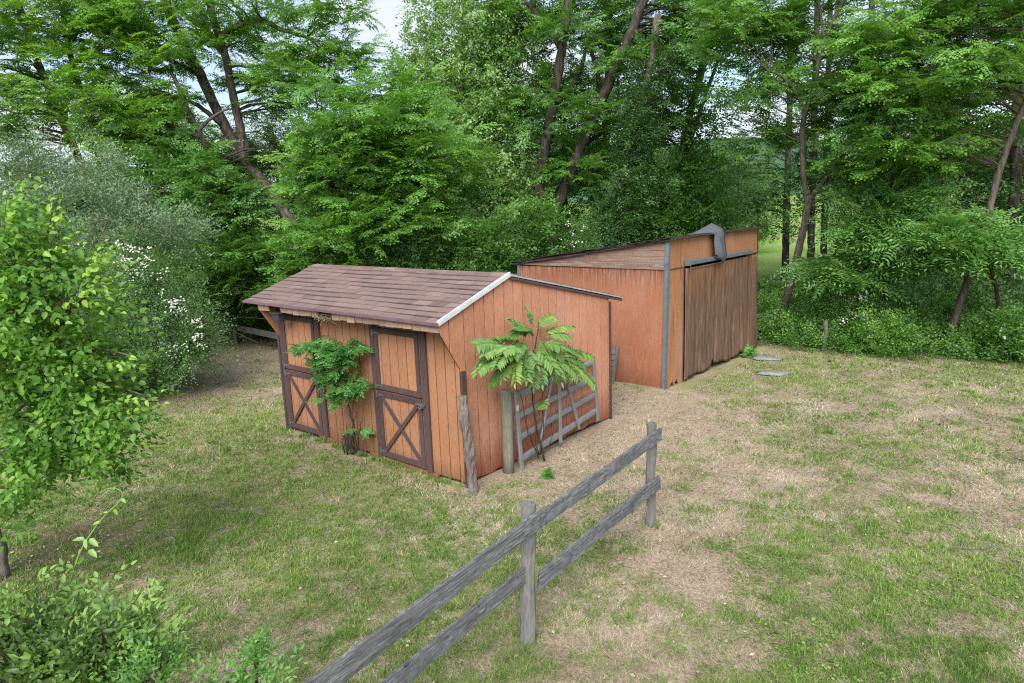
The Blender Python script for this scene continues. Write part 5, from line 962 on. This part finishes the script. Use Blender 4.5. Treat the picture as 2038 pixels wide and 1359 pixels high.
# curling vine shoot
vb = W(148, 1150, 3.9); vt = thing('vine_shoot', 'pale green vine tendril curling into a hook above the near corner bush', 'vine', (vb[0], vb[1], 0))
vo = np.array([vb[0], vb[1], 0]); vp = [W(a, b, 3.9) for a, b in ((128, 1200), (150, 1125), (168, 1082), (205, 1030), (236, 1000), (244, 985), (236, 974), (215, 972), (198, 982), (192, 994))]
q = MB(); sp_ = smooth_path(vp, 5); q.tube(sp_-vo, np.linspace(0.005, 0.0018, len(sp_)), 6, 0.03); q.tube(smooth_path([W(232, 976, 3.9), W(215, 976, 3.85), W(200, 990, 3.85)], 4)-vo, 0.0018, 5); q.tube([vo-vo, W(128, 1200, 3.9)-vo], 0.005, 5); q.build('stem', M['vine'], vt, True, False)
lv = Leaves()
Pn = []; Dn = []
for a, b, dx, dz in ((170, 1075, -.9, .2), (172, 1072, .1, -.9), (178, 1072, .9, -.7), (165, 1092, -.6, -.9), (176, 1094, .8, -.6), (202, 1040, -.9, -.1), (228, 1012, .3, -1), (240, 992, .7, -.5), (200, 978, -.5, -.6), (225, 974, .4, .4), (215, 1020, -.8, .1)):
    Pn.append(W(a, b, 3.9)); Dn.append((dx, random.uniform(-.5, .1), dz))
Mx = frames(np.array(Dn), np.array([[0, -.6, 1.]]*len(Dn))+rng.normal(0, .25, (len(Dn), 3))); k = LEAF6[0]*np.array([1, 0.55, 1]); lv.inst(k, LEAF6[1], np.zeros(6), Mx, np.array(Pn), np.array([0.075, .065, .075, .065, .075, .055, .045, .045, .03, .03, .03]), np.full(len(Dn), 0.6)); lv.build('leaves', M['vine'], vt, vo)

# ------------------------------------------------------------------ saplings against the stable
ab = L2W(FC, 0.30, 1.36); at_ = thing('walnut_sapling', 'bright green sapling with long feather leaves growing against the gable at the metal gate', 'sapling', ab)
def GP(px, py, a_):   # point of the plane a = a_ of the small shed seen at a pixel
    d = (px-1019)/FOC*cr-(py-679.5)/FOC*cu+cf; t = ((FC+AX*a_-CP)@AX)/(d@AX); return CP+d*t
q = MB(); tp = [(1072, 870), (1060, 800), (1058, 740), (1063, 700), (1070, 665), (1072, 640)]
q.tube(smooth_path([ab]+[GP(a, b, 0.30) for a, b in tp], 5, 0.004)-ab, np.linspace(0.016, 0.006, 31), 7, 0.08)
for pts in ([(1072, 905), (1050, 860), (1038, 790), (1020, 770)], [(1075, 905), (1082, 850), (1080, 790), (1100, 730)], [(1078, 910), (1095, 880), (1105, 830)], [(1058, 745), (1030, 722), (1010, 700)], [(1064, 735), (1095, 718), (1120, 712)], [(1060, 725), (1048, 700), (1040, 685)], [(1058, 745), (1040, 700), (1030, 680)], [(1074, 905), (1064, 870), (1075, 820)], [(1072, 912), (1060, 880), (1050, 850)]):
    q.tube(smooth_path([GP(a, b, 0.34) for a, b in pts], 4, 0.004)-ab, np.linspace(0.009, 0.004, 4*(len(pts)-1)+1), 5, 0.08)
q.build('stem', M['twig'], at_, True, False)
lv = Leaves(); q = MB()
def feather(b, t, ll, wd, pairs, droop=0.18, tint=0.5, out=None):
    L_ = np.linalg.norm(t-b); mid = (b+t)/2+np.array([0, 0, droop*L_]); tt = np.linspace(0, 1, 9)[:, None]; P = b*(1-tt)**2+2*mid*tt*(1-tt)+t*tt*tt; q.tube(P-ab, np.linspace(0.004, 0.0015, 9), 4, 0)
    pos = []; dr = []; up = []; S_ = []; nrm = unit(np.array([-0.15, -0.55, 0.8])*1.0+rng.normal(0, 0.25, 3))
    for j in range(pairs+1):
        f_ = 0.16+0.84*(j+.3)/(pairs+.3); p = (b*(1-f_)**2+2*mid*f_*(1-f_)+t*f_*f_); d = unit(2*(1-f_)*(mid-b)+2*f_*(t-mid)); sd = unit(np.cross(nrm, d))
        for s_ in ((1, -1) if j < pairs else (0,)):
            pos.append(p); dr.append(unit(d*0.65+sd*s_*1.0+np.array([0, 0, -0.38]))+rng.normal(0, 0.07, 3) if s_ else d); up.append(nrm+rng.normal(0, 0.2, 3)); S_.append(ll*(0.75+0.5*math.sin(f_*2.6))*random.uniform(0.9, 1.1))
    lv.inst(LEAF6[0]*np.array([1, wd, 0.8]), LEAF6[1], np.zeros(6), frames(np.array(dr), np.array(up)), np.array(pos), np.array(S_), np.clip(tint+rng.normal(0, 0.08, len(pos)), 0, 1))
for bx, by, tx, ty, a0, a1, tn in [(1015, 700, 946, 688, .3, .45, .5), (1012, 708, 948, 742, .35, .5, .6), (1018, 715, 978, 765, .35, .5, .3), (1030, 705, 1026, 762, .4, .7, .85), (1035, 690, 986, 672, .3, .35, .6), (1055, 672, 1018, 638, .25, .25, .3), (1062, 650, 1048, 616, .25, .3, .55), (1068, 655, 1100, 628, .25, .3, .65), (1078, 668, 1136, 650, .25, .35, .75), (1085, 672, 1134, 668, .3, .45, .6),
  (1080, 690, 1125, 712, .3, .5, .55), (1110, 705, 1178, 710, .35, .45, .7), (1118, 715, 1184, 768, .35, .5, .8), (1098, 712, 1118, 760, .35, .6, .6), (1075, 715, 1080, 765, .4, .65, .45), (1055, 712, 1048, 758, .4, .65, .6), (1045, 700, 998, 702, .4, .6, .7), (1062, 695, 1105, 735, .4, .7, .65), (1040, 690, 985, 728, .4, .6, .6), (1058, 668, 1022, 655, .3, .45, .35), (1070, 700, 1035, 738, .3, .5, .25), (1088, 708, 1145, 738, .3, .45, .35), (1040, 705, 975, 722, .3, .45, .3),
  (1078, 685, 1115, 690, .3, .55, .5), (1040, 695, 1068, 728, .3, .65, .45), (1066, 820, 1084, 800, .4, .45, .75), (1025, 712, 1000, 755, .4, .6, .5), (1065, 720, 1062, 772, .4, .6, .35), (1105, 712, 1152, 752, .4, .6, .65), (1112, 708, 1165, 728, .35, .4, .45), (1025, 698, 962, 706, .35, .5, .65), (1060, 672, 1040, 650, .3, .4, .3), (1085, 688, 1150, 700, .3, .45, .4), (1090, 702, 1098, 745, .35, .55, .3), (1050, 660, 1015, 672, .3, .4, .5), (1030, 712, 1052, 742, .4, .65, .3), (1072, 676, 1092, 712, .3, .6, .35), (1048, 684, 1020, 712, .3, .6, .4), (1100, 718, 1132, 752, .35, .55, .3), (1008, 700, 955, 722, .3, .4, .25)]:
    b = GP(bx, by, a0); t_ = GP(tx, ty, a1); feather(b, t_, 0.112 if abs(tx-bx) > 25 else 0.10, 0.40, max(6, int(np.linalg.norm(t_-b)/0.046)), 0.16, tn)
lv.build('leaves', M['ailanthus'], at_, ab); q.build('leaf_stalk', M['vine'], at_, True, False)

lb_ = L2W(FC, -2.36, -0.16); ls = thing('locust_sapling', 'small round-leaved locust sapling growing up the stable front between the two doors', 'sapling', lb_)
def FP(px, py, b_):
    d = (px-1019)/FOC*cr-(py-679.5)/FOC*cu+cf; t = ((FC+BX*b_-CP)@BX)/(d@BX); return CP+d*t
q = MB(); stm = [[(708, 890), (700, 830), (690, 800), (672, 765), (650, 730)], [(706, 860), (703, 800), (712, 770)], [(690, 800), (668, 790)], [(672, 765), (690, 720), (688, 690)], [(710, 895), (716, 850), (722, 830)], [(708, 895), (700, 860), (712, 820)], [(712, 900), (704, 870), (698, 880)]]
for i, pts in enumerate(stm):
    P = smooth_path(([lb_] if i == 0 else [])+[FP(a, b, -0.22) for a, b in pts], 4, 0.006)-lb_; q.tube(P, np.linspace(0.018 if i == 0 else 0.009, 0.004, len(P)), 6, 0.08)
for i in range(16): a = random.uniform(0, 6.3); q.tube([np.array([0.08*math.cos(a), 0.06*math.sin(a), 0]), np.array([0.10*math.cos(a), 0.08*math.sin(a), random.uniform(.1, .3)]), np.array([random.gauss(0, .1), random.gauss(0, .05), random.uniform(.25, .5)])], 0.004, 4)
q.build('stem', M['twig'], ls, True, False)
C = []; 
for px, py, b_, rx, rz2, n in [(655, 700, -.35, .19, .10, 22), (620, 690, -.35, .13, .07, 12), (680, 715, -.35, .14, .13, 18), (650, 750, -.38, .15, .10, 16), (670, 785, -.32, .06, .05, 5), (715, 768, -.3, .11, .07, 11), (600, 695, -.35, .07, .03, 4), (690, 690, -.3, .12, .05, 7), (690, 795, -.25, .06, .04, 4), (712, 860, -.25, .05, .05, 4), (640, 720, -.3, .18, .10, 14)]:
    c0 = FP(px, py, b_); v = rng.normal(0, 1, (n, 3))*0.5; C.append(c0+AX*(v[:, :1]*rx)+BX*(v[:, 1:2]*0.13)+np.array([0, 0, 1.])*(v[:, 2:]*rz2))
lv = Leaves(); clumps_to_leaves(lv, 'sap', np.vstack(C), 0.06, 0.4, 2, 0.66, 0.20, 0.12, 0.05, 'plate', 0.2); lv.build('leaves', M['sap'], ls, lb_)

# ------------------------------------------------------------------ undergrowth, hedge
def under(name, label_, pts, hts, kind, mt, n, tint0, scale=1.0, R_=0.32, kindprop=True):
    lv = Leaves(); clumps_to_leaves(lv, kind, np.column_stack([pts, hts]), R_, 0.9, n, scale, tint0, 0.13, 0.5, 'ball', 0.25); return setprops(lv.build(name, M[mt], None), kind='stuff')
def scatter(fn, n, box):
    o = np.empty((0, 2))
    while len(o) < n:
        p = np.column_stack([rng.uniform(box[0], box[1], n*2), rng.uniform(box[2], box[3], n*2)]); p = p[fn(p[:, 0], p[:, 1])]; o = np.vstack([o, p])
    return o[:n]
def notshed(x, y):
    P = np.stack([x, y], -1); a, b = local(P, FC[:2]); c_, d = local(P, BC[:2]); return ~((a > -4.7) & (a < 0.15) & (b > -0.15) & (b < 3.9)) & ~((c_ > -4.0) & (c_ < 0.35) & (d > -0.15) & (d < 4.9))
e1 = lambda x, y: (x > 5.9) & (y > edge_y(x)+0.25+0.5*(vnoise(x, y, 1.1, 3)-0.5)) & (y < edge_y(x)+7) & notshed(x, y)
p = scatter(e1, 1500, (5.9, 17, 6, 25)); dd = p[:, 1]-edge_y(p[:, 0]); h = np.clip(dd*np.where(p[:, 0] > 9, 0.2, 0.30), 0.04, 0.7)*rng.uniform(0.25, 1.0, len(p))*(0.6+0.9*vnoise(p[:, 0], p[:, 1], 0.7, 6))
under('undergrowth', '', p, h, 'under', 'under', 9, 0.38)
e2 = lambda x, y: (y > edge_y(x)+0.4) & (y < 27) & (x < 6.5) & notshed(x, y)
p = scatter(e2, 1900, (-13, 6.5, 17, 27)); dd = p[:, 1]-edge_y(p[:, 0]); h = np.clip(0.25+dd*0.42, 0.1, 2.3)*rng.uniform(0.2, 1.0, len(p))*(0.5+vnoise(p[:, 0], p[:, 1], 0.5, 12))
under('undergrowth', '', p, h, 'dark', 'dark', 8, 0.36, 0.8, 0.5)
e3 = lambda x, y: (y > edge_y(x)+3) & (x > 11) & (y < 27) & (x/y > 0.50)
p = scatter(e3, 700, (8, 24, 10, 30)); h = rng.uniform(0.1, 1.3, len(p))
under('undergrowth', '', p, h, 'dark', 'dark', 8, 0.25, 0.8, 0.5)
def shrub(label, px, Y, w_, h_, n, kind='under', mt='under', tint0=0.4, fl=None, nm='shrub', R_=0.32, sc=1.0, grp=None):
    b = W(px, 600, Y); base = np.array([b[0], b[1], 0.0]); t = thing(nm, label, 'bush', base, 0, grp); C = np.column_stack([b[0]+rng.normal(0, w_*0.5, n), b[1]+rng.normal(0, w_*0.4, n), h_*rng.uniform(0.12, 1, n)**0.8])
    C[:, :2] = b[:2]+(C[:, :2]-b[:2])*np.clip(1.25-C[:, 2:]/h_*0.8, 0.3, 1.2); mb = MB(); skeleton(mb, [([base, base+[random.gauss(0, .15)*w_, 0, h_*.4], base+[random.gauss(0, .3)*w_, 0, h_*.85]], min(0.03, h_*.02), 0.004) for _ in range(3)], C, 16 if h_ > .3 else 0, rl=0.012)
    mb.v = [tuple(np.array(v)-base) for v in mb.v]; mb.build('stem', M['twig'], t, True, False); lv = Leaves(); clumps_to_leaves(lv, kind, C, R_, 0.9, 9, sc, tint0, 0.12, 0.35, 'ball', 0.2); lv.build('foliage', M[mt], t, base)
    if fl: flowers('flowers', t, base, fl, 3, 0.024)
    return t
shrub('tall weedy bush with a few white flowers left of the young walnut', 1700, 16.6, 0.8, 1.5, 60, 'rose', 'rose', 0.45, [(1718, 590, 16.1, .06, 4), (1708, 600, 16.1, .07, 3), (1722, 620, 16.1, .06, 4), (1700, 628, 16.1, .06, 3), (1680, 645, 16.1, .05, 3), (1712, 612, 16.1, .05, 2)], 'flowering_bush')
shrub('leafy green bush at the right edge of the picture, in front of the dark wood', 2020, 14.6, 0.7, 0.9, 40, 'under', 'under', 0.36, [(2005, 665, 14.2, .1, 2)], 'flowering_bush')
shrub('low bright bush hugging the wood edge between the broken stake and right leaning trunk', 1765, 15.6, 0.7, 0.7, 40, 'under', 'under', 0.5)
shrub('leafy bush behind the foot of the slender forked leaning tree', 1640, 21.0, 1.2, 1.2, 60, 'under', 'under', 0.42)
shrub('white-speckled vine-covered bush behind the barn roof, at the foot of the ivy-clad tree', 1165, 20.5, 0.7, 3.2, 70, 'rose', 'rose', 0.42, [(1150, 445, 19.9, .25, 7), (1140, 480, 19.9, .2, 6)], 'flowering_bush')
shrub('tall dark bush rising above the middle of the stable ridge', 820, 18.3, 1.0, 3.0, 70, 'dark', 'dark', 0.42, None, 'shrub', 0.42, .8)
shrub('tall dark bush between the stable ridge and barn roof', 970, 18.6, 1.1, 3.1, 80, 'dark', 'locust', 0.33, None, 'shrub', 0.42, .8)
shrub('dark bush behind the left end of the barn roof', 1080, 20.5, 1.0, 3.5, 80, 'dark', 'locust', 0.36, None, 'shrub', 0.42, .8)
shrub('dark bush above the left end of the stable ridge', 690, 17.6, 0.9, 2.6, 60, 'dark', 'dark', 0.40, None, 'shrub', 0.42, .8)
shrub('dark bush hanging over the old hedge fence left of the stable', 470, 19.9, 1.2, 2.4, 80, 'under', 'dark', 0.42, None, 'shrub', 0.4)
shrub('dark shaded bush on the left behind the pear tree, under the silvery bush', 150, 13.2, 1.6, 1.4, 90, 'under', 'dark', 0.40, None, 'shrub', 0.4)
shrub('tiny clump of green weeds on the straw in front of the metal gate', 1082, 8.95, 0.03, 0.05, 5, 'sap', 'sap', 0.35, None, 'weed', 0.04, .24)
shrub('patch of green weeds at the foot of the sliding door', 1478, 16.05, 0.25, 0.10, 16, 'sap', 'sap', 0.3, None, 'weed', 0.1, .6)

# ------------------------------------------------------------------ grass
def frus(n, dmin, dmax, mg=620):
    n = int(n*1.3)
    px = rng.uniform(-mg*0.5, 2038+mg, n*3); py = rng.uniform(470, 1359+240, n*3); d = (px[:, None]-1019)/FOC*cr-(py[:, None]-679.5)/FOC*cu+cf
    t = -CAM_H/np.minimum(d[:, 2], -1e-3); x_ = t*d[:, 0]; y_ = t*d[:, 1]; ok = (y_ > dmin) & (y_ < dmax) & notshed(x_, y_); return x_[ok][:n], y_[ok][:n]
def blades(x_, y_, L_, wd, lean, tint, az=None, two=True):
    n = len(x_); z_ = ground_z(x_, y_)+(fbm(x_, y_, 5.0, 21, 3)-0.5)*0.03; a = rng.uniform(0, 2*math.pi, n) if az is None else az; b = a+rng.normal(math.pi/2, 0.5, n)
    s_ = np.stack([np.cos(b), np.sin(b), np.zeros(n)], -1)*(wd/2)[:, None]; o = np.stack([x_, y_, z_-0.004], -1); dr = np.stack([np.cos(a)*np.sin(lean), np.sin(a)*np.sin(lean), np.cos(lean)], -1)
    m_ = o+dr*(L_*0.55)[:, None]; l2 = np.minimum(lean+0.5, 1.54); d2 = np.stack([np.cos(a)*np.sin(l2), np.sin(a)*np.sin(l2), np.cos(l2)], -1); tp = m_+d2*(L_*0.45)[:, None]
    V = np.stack([o-s_, o+s_, m_+s_*0.8, m_-s_*0.8, tp], 1).reshape(-1, 3); i0 = np.arange(n)*5
    F = np.vstack([np.stack([i0, i0+1, i0+2, i0+3], -1), np.stack([i0+3, i0+2, i0+4, i0+4], -1)])
    return V, F, np.repeat(tint, 5)
def grass_obj(name, V, F, T, mt):
    me = bpy.data.meshes.new(name); q = F[:len(F)//2]; t = F[len(F)//2:, :3]; me.vertices.add(len(V)); me.vertices.foreach_set('co', V.astype(np.float32).ravel()); li = np.hstack([q.ravel(), t.ravel()]); me.loops.add(len(li)); me.loops.foreach_set('vertex_index', li.astype(np.int32))
    me.polygons.add(len(q)+len(t)); me.polygons.foreach_set('loop_start', np.hstack([np.arange(len(q))*4, len(q)*4+np.arange(len(t))*3]).astype(np.int32)); me.update(calc_edges=True)
    a = me.attributes.new('tint', 'FLOAT', 'POINT'); a.data.foreach_set('value', T.astype(np.float32)); me.materials.append(mt); o = bpy.data.objects.new(name, me); COL.objects.link(o); return setprops(o, kind='stuff')
x_, y_ = frus(780000, 2.2, 24); g_ = greenmask(x_, y_); dk_ = darkmask(x_, y_); tuft = vnoise(x_, y_, 9, 41)*0.6+vnoise(x_, y_, 22, 42)*0.4
keep = rng.random(len(x_)) < np.clip((g_-0.18)*1.5, 0.03, 1)*(1-0.85*dk_)*np.clip(tuft*1.9-0.25, 0.1, 1); x_, y_, g_, tuft = x_[keep], y_[keep], g_[keep], tuft[keep]
dist = np.hypot(x_, y_); L_ = rng.uniform(0.025, 0.07, len(x_))*(0.55+1.0*tuft)*(1+0.02*dist); wd = np.maximum(0.0045, 0.00085*dist)*rng.uniform(0.7, 1.3, len(x_))
V, F, T = blades(x_, y_, L_, wd, rng.uniform(0.15, 1.1, len(x_)), np.clip(0.42+rng.normal(0, 0.17, len(x_))+(g_-0.6)*0.1+(fbm(x_, y_, 0.7, 61, 3)-.5)*.7, 0, 1)); grass_obj('green_grass', V, F, T, M['blade'])
tx, ty = frus(1100, 2.2, 20); k_ = rng.random(len(tx)) < np.clip(greenmask(tx, ty)*1.3-0.25, 0.05, 1)*(1-darkmask(tx, ty)); tx, ty = tx[k_], ty[k_]
ea = rng.uniform(-4.6, 0.0, 60); gb_ = rng.uniform(0.1, 3.6, 26); bb = rng.uniform(0.3, 4.5, 22)
ex = np.concatenate([(FC[0]+AX[0]*ea-BX[0]*0.10), [P1_[0]+rng.normal(0, .07) for _ in range(5)], [P1_[0]+FD[0]*2.55+rng.normal(0, .07) for _ in range(5)]]); ey = np.concatenate([(FC[1]+AX[1]*ea-BX[1]*0.10), [P1_[1]+rng.normal(0, .07) for _ in range(5)], [P1_[1]+FD[1]*2.55+rng.normal(0, .07) for _ in range(5)]])
tx = np.concatenate([tx, ex]); ty = np.concatenate([ty, ey]); nb_ = 34; rr = np.repeat(rng.uniform(0.03, 0.11, len(tx)), nb_); tt = np.repeat(rng.normal(0.52, 0.13, len(tx)), nb_); x_ = np.repeat(tx, nb_)+rng.normal(0, 1, len(tx)*nb_)*rr*0.6; y_ = np.repeat(ty, nb_)+rng.normal(0, 1, len(tx)*nb_)*rr*0.6
L_ = rr*rng.uniform(0.6, 1.2, len(x_))*1.1+0.015; V, F, T = blades(x_, y_, L_, np.maximum(0.0045, 0.00085*np.hypot(x_, y_)), rng.uniform(0.05, 0.9, len(x_)), np.clip(tt+rng.normal(0, 0.12, len(x_)), 0, 1)); grass_obj('grass_tufts', V, F, T, M['blade'])
x_, y_ = frus(800000, 2.2, 24); g_ = greenmask(x_, y_); dk_ = darkmask(x_, y_); cl = vnoise(x_, y_, 6, 51)*0.6+vnoise(x_, y_, 17, 52)*0.4
keep = rng.random(len(x_)) < np.clip(1.25-g_*0.7, 0.35, 1)*(1-0.75*dk_)*np.clip(cl*2.0-0.3, 0.08, 1); x_, y_, g_, dk_ = x_[keep], y_[keep], g_[keep], dk_[keep]
dist = np.hypot(x_, y_); L_ = rng.uniform(0.03, 0.085, len(x_))*(1+0.02*dist); wd = np.maximum(0.0032, 0.00065*dist)*rng.uniform(0.6, 1.3, len(x_)); az = fbm(x_, y_, 1.6, 91, 2)*14+rng.normal(0, 0.8, len(x_))
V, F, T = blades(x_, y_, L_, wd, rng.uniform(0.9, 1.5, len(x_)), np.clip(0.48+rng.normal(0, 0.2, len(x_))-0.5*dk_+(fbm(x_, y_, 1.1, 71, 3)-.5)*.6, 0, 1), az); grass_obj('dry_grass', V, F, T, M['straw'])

# fallen leaves and bits of bark, small broad-leaved weeds
lit = Leaves(); x_, y_ = frus(26000, 2.4, 22); k_ = rng.random(len(x_)) < 0.04+0.5*np.clip(1.0-np.abs(y_-edge_y(x_))/2.2, 0, 1)+0.35*blob(x_, y_, 1.6, 10.6, 1.2, 2.4, -32)+0.3*blob(x_, y_, -5.2, 7.4, 1.2, 1.4); x_, y_ = x_[k_], y_[k_]; n = len(x_); a = rng.uniform(0, 6.283, n)
lit.inst(LEAF4[0]*np.array([1, 0.6, 1.5]), LEAF4[1], np.zeros(4), frames(np.stack([np.cos(a), np.sin(a), rng.normal(0, .15, n)], -1), np.array([0, 0, 1.])+rng.normal(0, .25, (n, 3))), np.stack([x_, y_, ground_z(x_, y_)+0.012+rng.uniform(0, .012, n)], -1), rng.uniform(0.025, 0.055, n), rng.beta(1.3, 2.2, n)); setprops(lit.build('leaf_litter', M['straw'], None), kind='stuff')
wd_ = Leaves(); x_, y_ = frus(60000, 2.4, 16); c_ = fbm(x_, y_, 1.3, 123, 4); k_ = rng.random(len(x_)) < np.clip((c_-0.52)*5, 0, 1)*np.clip(0.25+blob(x_, y_, 4.0, 6.0, 2.6, 2.4), 0, 1)*(1-darkmask(x_, y_)); x_, y_ = x_[k_], y_[k_]; n = len(x_); a = rng.uniform(0, 6.283, n)
wd_.inst(LEAFR[0]*np.array([1, 0.9, 1.5]), LEAFR[1], np.zeros(6), frames(np.stack([np.cos(a), np.sin(a), rng.normal(.2, .15, n)], -1), np.array([0, 0, 1.])+rng.normal(0, .25, (n, 3))), np.stack([x_, y_, ground_z(x_, y_)+0.02+rng.uniform(0, .02, n)], -1), rng.uniform(0.015, 0.034, n), rng.normal(0.45, .15, n)); setprops(wd_.build('ground_weeds', M['blade'], None), kind='stuff')
